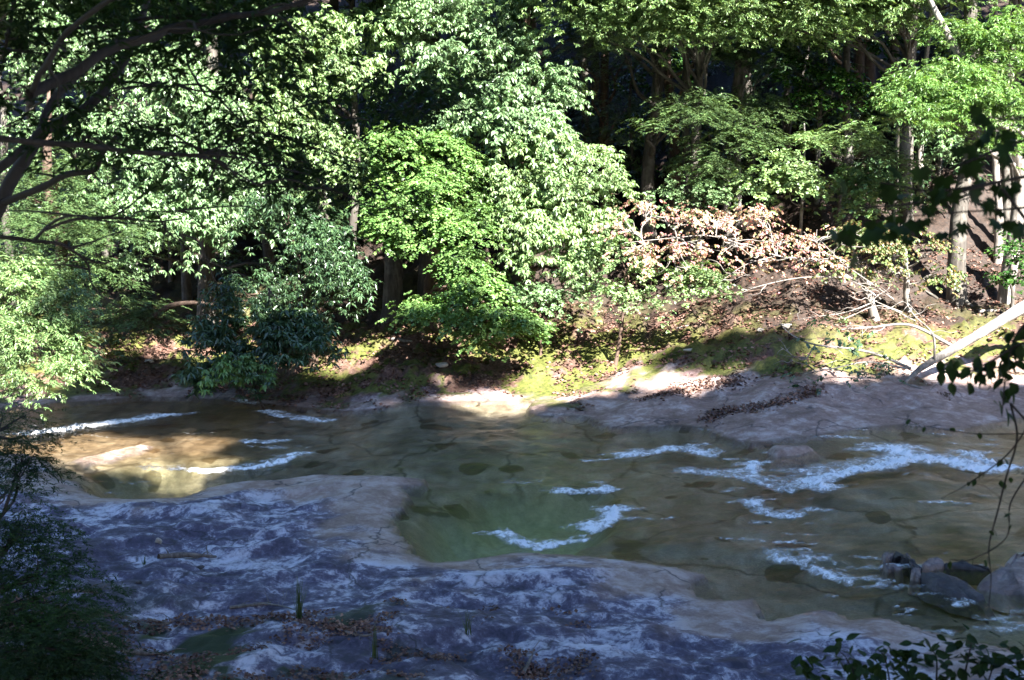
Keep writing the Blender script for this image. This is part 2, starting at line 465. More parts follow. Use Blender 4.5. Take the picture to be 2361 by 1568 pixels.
def ground_material():
    m, nt, p, out = new_mat('ground_rock_moss_soil')
    P = nd(nt, 'ShaderNodeTexCoord').outputs['Object']
    # bare rock: dark weathered stone with pale lichen patches
    wm = nd(nt, 'ShaderNodeMapping', vector_type='TEXTURE'); wm.inputs['Scale'].default_value = (1.15, 1.25, 1); wm.inputs['Rotation'].default_value = (0, 0, .55)
    nt.links.new(P, wm.inputs['Vector']); warp = wm.outputs[0]
    a = noise(nt, warp, 1.5, 5, .55, .3)
    b = noise(nt, warp, 5.0, 9, .72, .35)
    c = noise(nt, P, 22, 5, .6)
    f = math_(nt, 'ADD', math_(nt, 'MULTIPLY', a, .45), math_(nt, 'MULTIPLY', b, .55))
    f = math_(nt, 'ADD', f, math_(nt, 'MULTIPLY', math_(nt, 'SUBTRACT', c, .5), .14))
    f = math_(nt, 'ADD', f, math_(nt, 'MULTIPLY', attr(nt, 'lichen'), .026))
    rock = ramp(nt, f, [(.40, (.045, .039, .060)), (.475, (.085, .073, .112)), (.525, (.15, .137, .19)), (.56, (.37, .355, .41)), (.62, (.58, .56, .62))])
    tanc = ramp(nt, f, [(.38, (.19, .125, .095)), (.5, (.31, .215, .17)), (.62, (.42, .325, .275))])
    rock = mix(nt, math_(nt, 'MULTIPLY', attr(nt, 'tan'), .9), rock, tanc)
    # cracks
    vor = nd(nt, 'ShaderNodeTexVoronoi', feature='DISTANCE_TO_EDGE'); vor.inputs['Scale'].default_value = .55
    cd = nd(nt, 'ShaderNodeVectorMath', operation='ADD'); cz = nd(nt, 'ShaderNodeTexNoise'); cz.inputs['Scale'].default_value = 1.6; cz.inputs['Detail'].default_value = 6
    nt.links.new(P, cz.inputs['Vector']); nt.links.new(P, cd.inputs[0]); nt.links.new(cz.outputs['Color'], cd.inputs[1]); nt.links.new(cd.outputs[0], vor.inputs['Vector'])
    crk = math_(nt, 'MULTIPLY', ramp(nt, vor.outputs['Distance'], [(0.0, .85), (.022, 0.0)]), ramp(nt, noise(nt, P, .7, 3), [(.45, 0.0), (.55, 1.0)]))
    rock = mix(nt, crk, rock, (.03, .028, .034))
    # wet margin along the water
    rock = mix(nt, math_(nt, 'MULTIPLY', attr(nt, 'wet'), .6), rock, (.06, .045, .032))
    # bed: algae brown with pale worn streaks and dark oval patches
    st = mapping(nt, P, (1.25, .7, 1), (0, 0, .3))
    s1 = noise(nt, st, 1.9, 8, .66, .5); s2 = noise(nt, st, .55, 3, .5, .4)
    bedc = ramp(nt, s1, [(.38, (.15, .122, .092)), (.5, (.21, .175, .136)), (.62, (.28, .242, .195))])
    bedc = mix(nt, 1.0, bedc, ramp(nt, s2, [(.40, .72), (.60, 1.2)]), 'MULTIPLY')
    bedc = mix(nt, 1.0, bedc, ramp(nt, noise(nt, P, 28, 3, .6), [(.35, .8), (.65, 1.2)]), 'MULTIPLY')
    ed = nd(nt, 'ShaderNodeTexVoronoi', feature='DISTANCE_TO_EDGE', voronoi_dimensions='2D'); ed.inputs['Scale'].default_value = .33
    dst = nd(nt, 'ShaderNodeVectorMath', operation='ADD'); nz = nd(nt, 'ShaderNodeTexNoise'); nz.inputs['Scale'].default_value = .9; nz.inputs['Detail'].default_value = 4
    nt.links.new(P, nz.inputs['Vector']); nt.links.new(P, dst.inputs[0]); nt.links.new(nz.outputs['Color'], dst.inputs[1]); nt.links.new(dst.outputs[0], ed.inputs['Vector'])
    bedc = mix(nt, ramp(nt, ed.outputs['Distance'], [(0.0, .9), (.022, 0.0)]), bedc, (.05, .04, .028))
    vo = nd(nt, 'ShaderNodeTexVoronoi', voronoi_dimensions='2D'); vo.inputs['Scale'].default_value = .85; vo.inputs['Randomness'].default_value = 1
    dv = nd(nt, 'ShaderNodeVectorMath', operation='ADD'); dz = nd(nt, 'ShaderNodeTexNoise'); dz.inputs['Scale'].default_value = 1.7; dz.inputs['Detail'].default_value = 3
    nt.links.new(P, dz.inputs['Vector']); nt.links.new(mapping(nt, P, (.8, .9, 1), (0, 0, .2)), dv.inputs[0]); nt.links.new(mix(nt, 1.0, dz.outputs['Color'], (.45, .45, .45), 'MULTIPLY'), dv.inputs[1]); nt.links.new(dv.outputs[0], vo.inputs['Vector'])
    bedc = mix(nt, ramp(nt, math_(nt, 'ADD', vo.outputs['Distance'], math_(nt, 'MULTIPLY', math_(nt, 'SUBTRACT', noise(nt, P, .8, 2), .45), 1.0)), [(.15, .95), (.175, 0.0)]), bedc, (.055, .042, .028))
    bedc = mix(nt, math_(nt, 'MULTIPLY', attr(nt, 'amber'), .75), bedc, ramp(nt, s1, [(.35, (.07, .036, .016)), (.6, (.17, .10, .05))]))
    bedc = mix(nt, attr(nt, 'deep'), bedc, ramp(nt, b, [(.35, (.20, .215, .135)), (.65, (.36, .38, .26))]))
    base = mix(nt, attr(nt, 'bed'), rock, bedc)
    # soil and leaf litter
    l1 = noise(nt, P, 11, 5, .7); l2 = noise(nt, P, 2, 4)
    lit = ramp(nt, l1, [(.35, (.045, .024, .017)), (.5, (.105, .056, .04)), (.66, (.20, .125, .10))])
    lit = mix(nt, ramp(nt, l2, [(.45, 0.0), (.65, .5)]), lit, (.06, .042, .03))
    base = mix(nt, attr(nt, 'soil'), base, lit)
    fl = ramp(nt, l1, [(.35, (.014, .010, .008)), (.6, (.04, .025, .018)), (.75, (.085, .05, .036))])  # forest soil, darkened further to stand for the shade under the trees
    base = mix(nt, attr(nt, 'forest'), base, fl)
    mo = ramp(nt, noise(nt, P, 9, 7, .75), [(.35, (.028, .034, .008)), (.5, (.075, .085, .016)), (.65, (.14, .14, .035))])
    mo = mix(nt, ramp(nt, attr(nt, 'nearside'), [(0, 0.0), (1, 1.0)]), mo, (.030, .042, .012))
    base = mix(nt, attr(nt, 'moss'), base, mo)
    nt.links.new(base, p.inputs['Base Color'])
    rg = mix(nt, math_(nt, 'MAXIMUM', attr(nt, 'bed'), attr(nt, 'wet')), (.72, .72, .72), (.35, .35, .35))
    nt.links.new(rg, p.inputs['Roughness'])
    p.inputs['Specular IOR Level'].default_value = .35
    h = math_(nt, 'ADD', math_(nt, 'MULTIPLY', b, .6), math_(nt, 'MULTIPLY', l1, math_(nt, 'ADD', .12, math_(nt, 'MULTIPLY', attr(nt, 'soil'), .6))))
    h = math_(nt, 'ADD', h, math_(nt, 'MULTIPLY', noise(nt, P, 7, 6, .65), .35))
    bump(nt, h, .4, .08, p.inputs['Normal'])
    return m

M['ground'] = ground_material()
NXg, NYg = len(gx), len(gy)
GV = np.stack([GX, GY, GZ], -1).reshape(-1, 3)
ii = (np.arange(NYg - 1)[:, None] * NXg + np.arange(NXg - 1)[None]).ravel()
GF = np.stack([ii, ii + 1, ii + 1 + NXg, ii + NXg], -1)
wet_f = gi['wet'].ravel()[GF].mean(1) > .5
near_f = gi['near'].ravel()[GF].mean(1) > .5
path_f = GY.ravel()[GF].mean(1) < 6
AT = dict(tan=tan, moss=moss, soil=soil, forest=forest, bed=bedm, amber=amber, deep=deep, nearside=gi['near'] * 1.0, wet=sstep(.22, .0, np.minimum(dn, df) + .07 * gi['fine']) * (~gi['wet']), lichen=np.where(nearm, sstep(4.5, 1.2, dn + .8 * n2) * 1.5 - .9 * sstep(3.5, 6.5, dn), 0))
def submesh(name, sel):
    F = GF[sel]; u, inv = np.unique(F, return_inverse=True)
    me = mesh(name, GV[u], inv.reshape(-1, 4), M['ground'], True, {k: v.ravel()[u] for k, v in AT.items()})
    return tag(link(name, me), kind='structure')
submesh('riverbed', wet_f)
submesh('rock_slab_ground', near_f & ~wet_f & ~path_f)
submesh('unseen_hillside', near_f & ~wet_f & path_f)  # unseen slope behind the camera, raised to help shade the river
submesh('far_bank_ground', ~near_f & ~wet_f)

# ------------------------------------------------------------------ river
FOAM = [  # points on the print, half width in metres, strength
    ([(60, 1003), (150, 992), (230, 980), (300, 972), (370, 962)], .30, 1.0), ([(370, 962), (440, 955)], .2, .6),
    ([(610, 950), (650, 962), (700, 968), (745, 972)], .22, .8), ([(545, 925), (585, 932)], .2, .8),
    ([(570, 1020), (610, 1022), (650, 1017)], .2, .75), ([(580, 1030), (640, 1035)], .15, .5),
    ([(440, 1086), (475, 1090), (540, 1084), (600, 1078), (650, 1066), (690, 1050)], .22, 1.0), ([(330, 1080), (440, 1084)], .25, .45),
    ([(1440, 1052), (1500, 1046), (1560, 1038), (1640, 1052)], .28, .9), ([(1350, 1064), (1440, 1056)], .12, .5),
    ([(1285, 1136), (1330, 1138), (1370, 1136), (1405, 1134)], .22, .9), ([(1395, 1118), (1410, 1136)], .15, .9), ([(1170, 1112), (1230, 1114)], .25, .35),
    ([(1372, 1225), (1395, 1212), (1415, 1195), (1420, 1180)], .26, 1.1), ([(1340, 1240), (1372, 1226)], .1, .7), ([(1435, 1200), (1490, 1198), (1540, 1200)], .09, .7),
    ([(1150, 1236), (1180, 1250), (1220, 1260), (1275, 1260)], .2, 1.0), ([(1235, 1268), (1310, 1254), (1350, 1246)], .09, .8),
    ([(2300, 1085), (2250, 1085), (2190, 1068), (2120, 1060), (2060, 1040)], .45, 1.15), ([(2240, 1050), (2290, 1075)], .3, 1.0), ([(2120, 1060), (2040, 1078), (1960, 1095), (1880, 1120), (1900, 1135)], .45, 1.05),
    ([(2000, 1070), (1900, 1082), (1840, 1090)], .3, .6), ([(1820, 1118), (1870, 1112)], .2, .6),
    ([(1735, 1075), (1738, 1100)], .25, 1.0), ([(1600, 1090), (1660, 1096), (1720, 1104), (1780, 1124), (1825, 1136)], .3, .7),
    ([(1735, 1160), (1755, 1178), (1790, 1190), (1830, 1194)], .22, .9),
    ([(1800, 1298), (1850, 1304), (1890, 1320), (1930, 1335), (1960, 1345)], .22, 1.0), ([(1960, 1334), (2040, 1348)], .12, .6),
    ([(2160, 1378), (2240, 1392)], .12, .5), ([(2070, 1400), (2100, 1410)], .06, .8), ([(2270, 1430), (2361, 1420)], .14, .5), ([(2190, 1400), (2230, 1396)], .05, .8), ([(2300, 1455), (2380, 1450)], .16, .45),
]
wx = np.arange(-13.8, 14.8, .07); wy = np.arange(12.5, 35.5, .07)
def extend(a, lo, hi):
    l = [a[0]]; s = .07
    while l[0] > lo: s *= 1.25; l.insert(0, l[0] - s)
    r = [a[-1]]; s = .07
    while r[-1] < hi: s *= 1.25; r.append(r[-1] + s)
    return np.concatenate([l[:-1], a, r[1:]])
wx = extend(wx, -85, 85); wy = extend(wy, 1, 68)
WX, WY = np.meshgrid(wx, wy)
wj = np.clip(np.searchsorted(gy, WY.ravel()) - 1, 0, NYg - 2)
WG = gz(WX.ravel(), WY.ravel()).reshape(WX.shape)
depth = level(WX) - WG
foam = np.zeros_like(WX)
wob = .10 * fbm(WX * 2.2, WY * 2.2, 101, 3) + .07 * fbm(WX * 6, WY * 6, 103, 2)
for pts, hw, st_ in FOAM:
    P = catmull([np.append(shore(*q), 0) for q in pts], 4 * len(pts))[:, :2]
    D2 = np.full(WX.shape, 1e9); NYr = np.zeros_like(WX)
    for a, b_ in zip(P[:-1], P[1:]):
        v = b_ - a; tq = np.clip(((WX - a[0]) * v[0] + (WY - a[1]) * v[1]) / (v @ v + 1e-9), 0, 1)
        qx, qy = a[0] + tq * v[0], a[1] + tq * v[1]
        d2 = (WX - qx) ** 2 + (WY - qy) ** 2
        m_ = d2 < D2; D2[m_] = d2[m_]; NYr[m_] = qy[m_]
    d = np.sqrt(D2)
    beyond = sstep(-.15, .15, WY - NYr)
    d = (d * (2.0 - 1.45 * beyond) + wob) * 1.75
    foam = np.maximum(foam, st_ * np.clip(1.12 - d / hw * .5, 0, 1))
fast = np.maximum(sstep(2.0, 4.0, WX) * sstep(34, 27, WY), .5 * sstep(-3, -5, WX))
fwx, fwy = WX * .94 - WY * .34, WX * .34 + WY * .94
trail = fbm(fwx * .7, fwy * 3.6, 171, 4)
foam = np.maximum(foam, .55 * fast * sstep(.15, .75, trail) * sstep(-.1, .4, fbm(WX * .5, WY * .5, 173, 2) + .1))
fn = fbm(WX * 5, WY * 5, 111, 4, .6)
flow = fbm(WX * .8 - WY * .5, WY * 2.2 + WX * .8, 121, 4)
steps = .10 * hump(WX, WY, slabs[0], 1, .9) + .08 * hump(WX, WY, slabs[1], 1, .7) + .06 * hump(WX, WY, slabs[2], 1, .9) + .05 * hump(WX, WY, slabs[3], 1, .7)
calm = 1 - .5 * hump(WX, WY, pool_main, 1, .8)
shal = sstep(.0, .25, depth)
WZ = level(WX) + shal * (steps + 0.009 * calm * flow + .006 * fbm(WX * 6, WY * 9, 131, 3)) + np.clip(foam, 0, 1) * (.01 + .08 * np.abs(fn) + .05 * fbm(WX * 11, WY * 11, 141, 2)) * np.clip(foam, 0, 1)
keep = (WG < WZ + .04) & (depth > -.5)
nxw = len(wx)
ii = (np.arange(len(wy) - 1)[:, None] * nxw + np.arange(nxw - 1)[None]).ravel()
WF = np.stack([ii, ii + 1, ii + 1 + nxw, ii + nxw], -1)
okw = inside(WX, WY, water_poly) | (np.minimum(seg_dist(WX, WY, near_w), seg_dist(WX, WY, far_w)) < .25)
WF = WF[(okw & keep).ravel()[WF].any(1)]
u, inv = np.unique(WF, return_inverse=True)

def water_material():
    m, nt, p, out = new_mat('river_water')
    P = nd(nt, 'ShaderNodeTexCoord').outputs['Object']
    nt.nodes.remove(p)
    dep = attr(nt, 'depth'); fo = attr(nt, 'foam')
    v = mapping(nt, P, (.8, 1.7, 1), (0, 0, -.35))
    h = math_(nt, 'ADD', noise(nt, v, 3.0, 5, .6, .8), math_(nt, 'MULTIPLY', noise(nt, v, 11, 4, .6, .5), .35))
    bp = nd(nt, 'ShaderNodeBump'); bp.inputs['Strength'].default_value = .2; bp.inputs['Distance'].default_value = .06
    nt.links.new(h, bp.inputs['Height'])
    tr = nd(nt, 'ShaderNodeBsdfTransparent')
    tint = ramp(nt, dep, [(0.0, (.98, .97, .93)), (.5, (.90, .91, .80)), (1.0, (.76, .82, .68))])
    nt.links.new(tint, tr.inputs[0])
    gl = nd(nt, 'ShaderNodeBsdfGlossy'); gl.inputs['Roughness'].default_value = .04
    nt.links.new(bp.outputs[0], gl.inputs['Normal'])
    fr = nd(nt, 'ShaderNodeFresnel'); fr.inputs['IOR'].default_value = 1.33
    nt.links.new(bp.outputs[0], fr.inputs['Normal'])
    ms = nd(nt, 'ShaderNodeMixShader')
    nt.links.new(math_(nt, 'MULTIPLY', fr.outputs[0], .5), ms.inputs[0]); nt.links.new(tr.outputs[0], ms.inputs[1]); nt.links.new(gl.outputs[0], ms.inputs[2])
    # foam: broken white froth
    fd = nd(nt, 'ShaderNodeBsdfDiffuse'); fd.inputs[0].default_value = (.90, .91, .92, 1)
    fb = math_(nt, 'ADD', noise(nt, mapping(nt, P, (1.2, 1.0, 1), (0, 0, -.35)), 5.5, 10, .82, .5), 0.0)
    fb = math_(nt, 'ADD', math_(nt, 'MULTIPLY', math_(nt, 'SUBTRACT', fb, .5), 3.4), fo)
    ff = ramp(nt, fb, [(.25, 0.0), (.7, .45), (1.1, .97)])
    ff = math_(nt, 'MULTIPLY', ff, ramp(nt, fo, [(0.05, 0.0), (.3, 1.0)]))
    ms2 = nd(nt, 'ShaderNodeMixShader')
    nt.links.new(ff, ms2.inputs[0]); nt.links.new(ms.outputs[0], ms2.inputs[1]); nt.links.new(fd.outputs[0], ms2.inputs[2])
    nt.links.new(ms2.outputs[0], out.inputs[0])
    return m
M['water'] = water_material()
WV = np.stack([WX, WY, WZ], -1).reshape(-1, 3)[u]
wat = link('river_water', mesh('river_water', WV, inv.reshape(-1, 4), M['water'], True, dict(foam=foam.ravel()[u], depth=np.clip(depth, 0, 1.2).ravel()[u])))
tag(wat, kind='structure')

# ------------------------------------------------------------------ foliage
LEAF = {
    'broad': (np.array([[0, 0, 0], [.42, -.19, .05], [1, 0, -.14], [.42, .19, .05], [.45, 0, 0]], float), np.array([[0, 1, 4], [1, 2, 4], [4, 2, 3], [0, 4, 3]])),
    'narrow': (np.array([[0, 0, 0], [.45, -.13, .04], [1, 0, -.16], [.45, .13, .04]], float), np.array([[0, 1, 2], [0, 2, 3]])),
    'round': (np.array([[0, 0, 0], [.5, -.42, .07], [1, 0, -.1], [.5, .42, .07]], float), np.array([[0, 1, 2], [0, 2, 3]])),
    'blade': (np.array([[0, 0, 0], [.5, -.11, .0], [1, 0, -.05], [.5, .11, 0]], float), np.array([[0, 1, 2], [0, 2, 3]])),
}

def euler_mats(yaw, pitch, roll):
    cy, sy, cp, sp, cr, sr = np.cos(yaw), np.sin(yaw), np.cos(pitch), np.sin(pitch), np.cos(roll), np.sin(roll)
    Z = np.zeros_like(cy); O = np.ones_like(cy)
    Rz = np.stack([cy, -sy, Z, sy, cy, Z, Z, Z, O], -1).reshape(-1, 3, 3)
    Ry = np.stack([cp, Z, sp, Z, O, Z, -sp, Z, cp], -1).reshape(-1, 3, 3)   # positive pitch lowers the tip
    Rx = np.stack([O, Z, Z, Z, cr, -sr, Z, sr, cr], -1).reshape(-1, 3, 3)
    return Rz @ Ry @ Rx

def leaves(pos, yaw, pitch, roll, size, kind):
    T, F = LEAF[kind]
    m = euler_mats(yaw, pitch, roll) * size[:, None, None]
    V = np.einsum('nij,kj->nki', m, T) + pos[:, None]
    n = len(pos)
    return V.reshape(-1, 3), (F[None] + (np.arange(n) * len(T))[:, None, None]).reshape(-1, 3)

STYLE = {  # leaf, leaf length, leaves per spray, spray reach, sprays per square metre of dome, droop, lobe flatness
    'broad': ('broad', .16, 10, .10, 21, .6, .6),
    'dark': ('narrow', .19, 9, .06, 15, .45, .6),
    'maple': ('round', .085, 15, .26, 32, .3, .5),
    'small': ('narrow', .12, 14, .20, 22, .25, .5),
    'conifer': ('blade', .12, 22, .42, 15, .22, .36),
    'glossy': ('round', .10, 9, .16, 14, .3, .5),
    'dogwood': ('round', .08, 11, .26, 17, .8, .34),
    'canopy': ('broad', .55, 7, .4, 2.6, .4, .6),
}

def clump(c, rad, style, dens=1.0, lobes=None):
    """leaf sprays on overlapping domes that together fill an ellipsoid"""
    kind, L, per, reach, per_m2, droop, flat = STYLE[style]
    c = np.asarray(c, float); rad = np.asarray(rad, float)
    n = lobes or int(np.clip(7 + 6 * rad[0], 6, 18))
    d = rng.normal(size=(n, 3)); d /= np.linalg.norm(d, axis=1)[:, None]
    d[:, 2] = np.abs(d[:, 2]) * rng.choice([1, 1, 1, -.7], n)
    d[:, 1] -= .25
    cen = c + d * rad * rng.uniform(.45, .85, (n, 1))
    out_p, out_y = [], []
    for k in range(n):
        rl = rng.uniform(.30, .66) * rad[:2].mean() + .15
        rz = min(rl * flat * rng.uniform(.7, 1.3), rad[2])
        m = max(4, int(2 * np.pi * rl * rl * per_m2 * dens * .8))
        a = rng.uniform(0, 2 * np.pi, m); q = np.sqrt(rng.uniform(0, 1, m)) * (1 + .25 * np.sin(3 * a + k) + .12 * rng.normal(size=m))
        x, y = q * np.cos(a), q * np.sin(a)
        z = np.sqrt(np.clip(1 - q * q, 0, 1)) - .55 * q * q + .18 * rng.normal(size=m)
        tx_, ty_ = rng.normal(0, .28, 2)
        p = cen[k] + np.stack([x * rl, y * rl, z * rz + (x * tx_ + y * ty_ - .15 * (1 - y)) * rl], -1) + rng.normal(0, .07, (m, 3))
        out_p.append(p); out_y.append(a + rng.normal(0, .5, m))
    p = np.vstack(out_p); ya = np.concatenate(out_y)
    if style not in ('canopy', 'near', 'nearfir'):
        hole = perlin(p[:, 0] * 1.5 + p[:, 2] * .9, p[:, 2] * 1.7 - p[:, 1] * .8, 7) + .6 * perlin(p[:, 0] * 3.7, p[:, 2] * 3.7 + p[:, 1], 8)
        ok = hole > {'conifer': .02, 'dogwood': .0, 'under': -.1, 'glossy': -.15, 'maple': -.25}.get(style, -.22)
        p, ya = p[ok], ya[ok]
    m = len(p)
    t = rng.uniform(0, 1, (m, per))
    if style in ('broad', 'dark', 'canopy'):
        lyaw = ya[:, None] + np.linspace(-2.6, 2.6, per)[None] + rng.normal(0, .25, (m, per))
        off = reach * t
        pit = droop + rng.normal(0, .28, (m, per))
    else:
        lyaw = ya[:, None] + np.where(np.arange(per) % 2 == 0, 1, -1)[None] * rng.uniform(.5, 1.0, (m, per))
        off = reach * t
        pit = droop + rng.normal(0, .3 if style != 'conifer' else .15, (m, per))
    sag = -.35 * off * off / max(reach, .05) - (0.02 if style != 'conifer' else 0) * t
    pos = p[:, None] + np.stack([np.cos(ya)[:, None] * off, np.sin(ya)[:, None] * off, sag], -1)
    sz = L * rng.uniform(.72, 1.25) * rng.uniform(.6, 1.25, (m, per))
    return leaves(pos.reshape(-1, 3), lyaw.ravel(), pit.ravel(), rng.normal(0, .35, m * per), sz.ravel(), kind), cen

def join(parts):
    V, F, n = [], [], 0
    for v, f in parts:
        V.append(v); F.append(f + n); n += len(v)
    return np.vstack(V), np.vstack(F)

def wander(a, b, k=4, amp=.12, sag=0.0):
    a, b = np.asarray(a, float), np.asarray(b, float)
    L = np.linalg.norm(b - a)
    t = np.linspace(0, 1, k)[:, None]
    P = a + (b - a) * t
    P[1:-1] += rng.normal(0, amp * L / k, (k - 2, 3))
    P[:, 2] += sag * L * np.sin(np.pi * t[:, 0])
    return P

def tree(name, label, cat, base, top, r0, clumps, style, leafm, bark, dens=1.0, group=None, twigs=4, roots=False, trunk_pts=None, src=None):
    """clumps: (print x, print y, distance, half width px, half height px)"""
    base = np.asarray(base, float)
    t = thing(name, label, cat, base, group)
    tp = np.asarray(trunk_pts if trunk_pts is not None else wander(base, top, 6, .10), float)
    mb = MB()
    tp[0] = base - np.array([0, 0, .25])
    C = mb.tube(tp, [r0 * 1.45, r0 * 1.02, r0 * .95, r0 * .85, r0 * .65, r0 * .35], 9, 26, .07)
    if roots:
        for k in range(7):
            a = k * .9 + rng.uniform(-.2, .2)
            d = np.array([math.cos(a), math.sin(a), 0])
            e = base + d * r0 * rng.uniform(2.8, 4.6)
            e[2] = float(gz(e[0], e[1])) - .04
            mb.tube([base + np.array([0, 0, r0 * 2.6]) + d * r0 * .6, base + d * r0 * 1.5 + np.array([0, 0, r0 * .7]), e], [r0 * .35, r0 * .36, r0 * .1], 6, 7)
    place('trunk', *mb.get(), M[bark], t, smooth=True)
    parts = []
    for cx, cy, Yd, rw, rh in clumps:
        c = at(cx, cy, Yd)
        k = 1.14 * Yd / FD
        rad = (rw * k, rw * k * .85, rh * k)
        lv, cen = clump(c, rad, style, dens)
        parts.append(lv)
        # limb from the trunk to the clump, twigs to its lobes
        zc = c[2] - .25 * abs(c[2] - base[2])
        i = int(np.argmin(np.abs(C[:, 2] - zc) + .15 * np.linalg.norm(C[:, :2] - c[:2], axis=1)))
        i = max(i, 4)
        st = C[i] if src is None else src[int(np.argmin([np.linalg.norm(q - c) for q in src]))]
        lb = MB()
        LC = lb.tube(wander(st, c, 5, .22, .06), [max(.02, r0 * .4), r0 * .28, r0 * .18, .014] if src is None else [.022, .016, .012, .008], 6, 14)
        for e in cen[:twigs]:
            s = LC[rng.integers(6, 13)]
            TC = lb.tube(wander(s, e, 4, .25), [.02, .012, .006], 4, 8)
        place('limb', *lb.get(), M[bark], t, smooth=True)
    if parts:
        place('crown', *join(parts), M[leafm], t, kind='stuff')
    return t

def gb(x, y): return np.array([x, y, float(gz(x, y))])

# ---- trees and shrubs along the far bank -----------------------------------------------------------------
b = gb(-15.2, 32.5)
tree('overhanging_tree', 'bright green small-leaved tree leaning over the river bend beside the leftmost rapids', 'tree', b, at(-60, 560, 30), .16,
     [(50, 690, 28.6, 100, 60), (130, 700, 28.4, 60, 50), (130, 780, 28, 80, 60), (40, 790, 27.8, 90, 60), (40, 860, 27.4, 80, 50), (150, 850, 27.6, 55, 40),
      (90, 900, 27.2, 35, 25), (200, 830, 28, 25, 18), (20, 640, 29, 70, 40)], 'small', 'small', 'bark_brown', 1.15)
tree('chestnut_tree', 'large bright glossy broad-leaved tree filling the middle of the left half', 'tree', gb(-9.6, 38.5), gb(-9.6, 38.5) + [0.6, -.5, 11], .24,
     [(330, 470, 35.4, 105, 50), (460, 510, 35.2, 100, 42), (420, 400, 35.8, 125, 50), (300, 390, 36, 70, 45), (300, 315, 36.4, 90, 50), (520, 300, 36.6, 100, 60),
      (575, 420, 35.6, 80, 45), (430, 230, 37, 110, 55), (310, 615, 34.4, 38, 22), (330, 500, 35, 60, 35), (520, 370, 36, 80, 40)], 'broad', 'broad', 'bark_grey', 1.0)
tree('chestnut_tree', 'broad-leaved tree with sunlit crown behind the dark overhanging branches at the top left', 'tree', gb(-14, 42), gb(-14, 42) + [0.2, -.5, 13], .26,
     [(330, 160, 38, 115, 60), (140, 170, 38.5, 90, 60), (560, 70, 39, 120, 55), (430, 60, 39.5, 100, 60), (130, 60, 39.5, 110, 60), (200, 280, 38, 80, 50), (60, 330, 38, 80, 50), (250, 90, 39, 90, 50)], 'broad', 'broad', 'bark_grey', .85)
tree('chestnut_tree', 'bright broad-leaved tree between the central tree and the big left tree, high crown', 'tree', gb(-6.0, 40.5), gb(-6.0, 40.5) + [.3, -.4, 12], .22,
     [(640, 280, 36.6, 85, 50), (740, 330, 36.6, 95, 50), (700, 120, 38, 110, 55), (830, 170, 37, 60, 45), (800, 90, 38, 80, 45), (870, 60, 38.5, 70, 45), (690, 210, 37.4, 90, 45), (780, 420, 36, 70, 40)], 'broad', 'broad_light', 'bark_grey', .95)
tree('yew_tree', 'shaded fine-leaved tree with soft dark foliage behind the leftmost overhanging tree', 'tree', gb(-13.5, 36.5), gb(-13.5, 36.5) + [.2, -.3, 7.5], .18,
     [(110, 540, 33.6, 150, 50), (60, 450, 34.2, 90, 55), (250, 560, 34, 95, 55), (40, 600, 33, 70, 40), (180, 640, 33.6, 90, 50), (260, 690, 33.8, 80, 55), (210, 470, 35, 90, 50), (320, 740, 34, 70, 45), (130, 400, 35, 100, 50)], 'conifer', 'conifer', 'bark_brown', .85)
tree('evergreen_shrub', 'dark green drooping evergreen shrub reaching from the bank down to the shaded water', 'shrub', gb(-5.6, 34.6), at(690, 560, 34), .12,
     [(655, 505, 33.8, 90, 42), (750, 560, 33.8, 85, 42), (720, 640, 33.3, 100, 52), (600, 690, 32.8, 95, 60), (520, 690, 32.5, 45, 50), (640, 760, 32.3, 95, 50),
      (500, 780, 32, 55, 40), (560, 835, 31.6, 85, 32), (480, 865, 31.4, 45, 22), (700, 800, 31.8, 70, 35), (790, 680, 33.5, 60, 50)], 'dark', 'dark', 'bark_brown', 1.05)
tree('evergreen_sapling', 'small sapling with light yellow-green leaves in front of the dark drooping shrub', 'shrub', gb(-6.4, 31.9), at(540, 850, 31), .03,
     [(545, 845, 30.9, 38, 18), (590, 850, 30.9, 28, 14), (520, 870, 30.8, 26, 12)], 'broad', 'maple', 'bark_brown', 1.1)
tree('oak_tree', 'tall central broad-leaved tree with bright tiered crown reaching the top of the picture', 'tree', gb(.3, 39.5), gb(.3, 39.5) + [.4, -.6, 13], .24,
     [(1100, 40, 38.2, 95, 45), (1000, 30, 38.4, 85, 45), (1160, 110, 37.8, 85, 40), (1040, 150, 37.4, 85, 34), (1240, 200, 36.8, 80, 42), (1265, 250, 36.4, 70, 34),
      (1150, 245, 36.6, 75, 32), (1190, 300, 36.4, 100, 30), (1050, 285, 36.6, 55, 24), (940, 90, 38.8, 60, 45), (1190, 30, 38.4, 50, 40)], 'broad', 'broad', 'bark_grey', .95)
tree('oak_tree', 'bright pale green broad-leaved tree with drooping leaf tufts right of the yellow-green maple', 'tree', gb(.5, 36.6), at(1230, 280, 36), .17,
     [(1250, 345, 35.6, 80, 40), (1340, 385, 35.6, 80, 55), (1405, 440, 35.6, 50, 50), (1220, 440, 34.8, 85, 42), (1175, 520, 34.4, 65, 42), (1250, 560, 34.2, 75, 50),
      (1330, 530, 35, 60, 50), (1340, 620, 34, 45, 30), (1190, 605, 33.9, 36, 28), (1300, 460, 35.2, 75, 50), (1400, 520, 35.6, 40, 40)], 'broad', 'broad_light', 'bark_brown', 1.05)
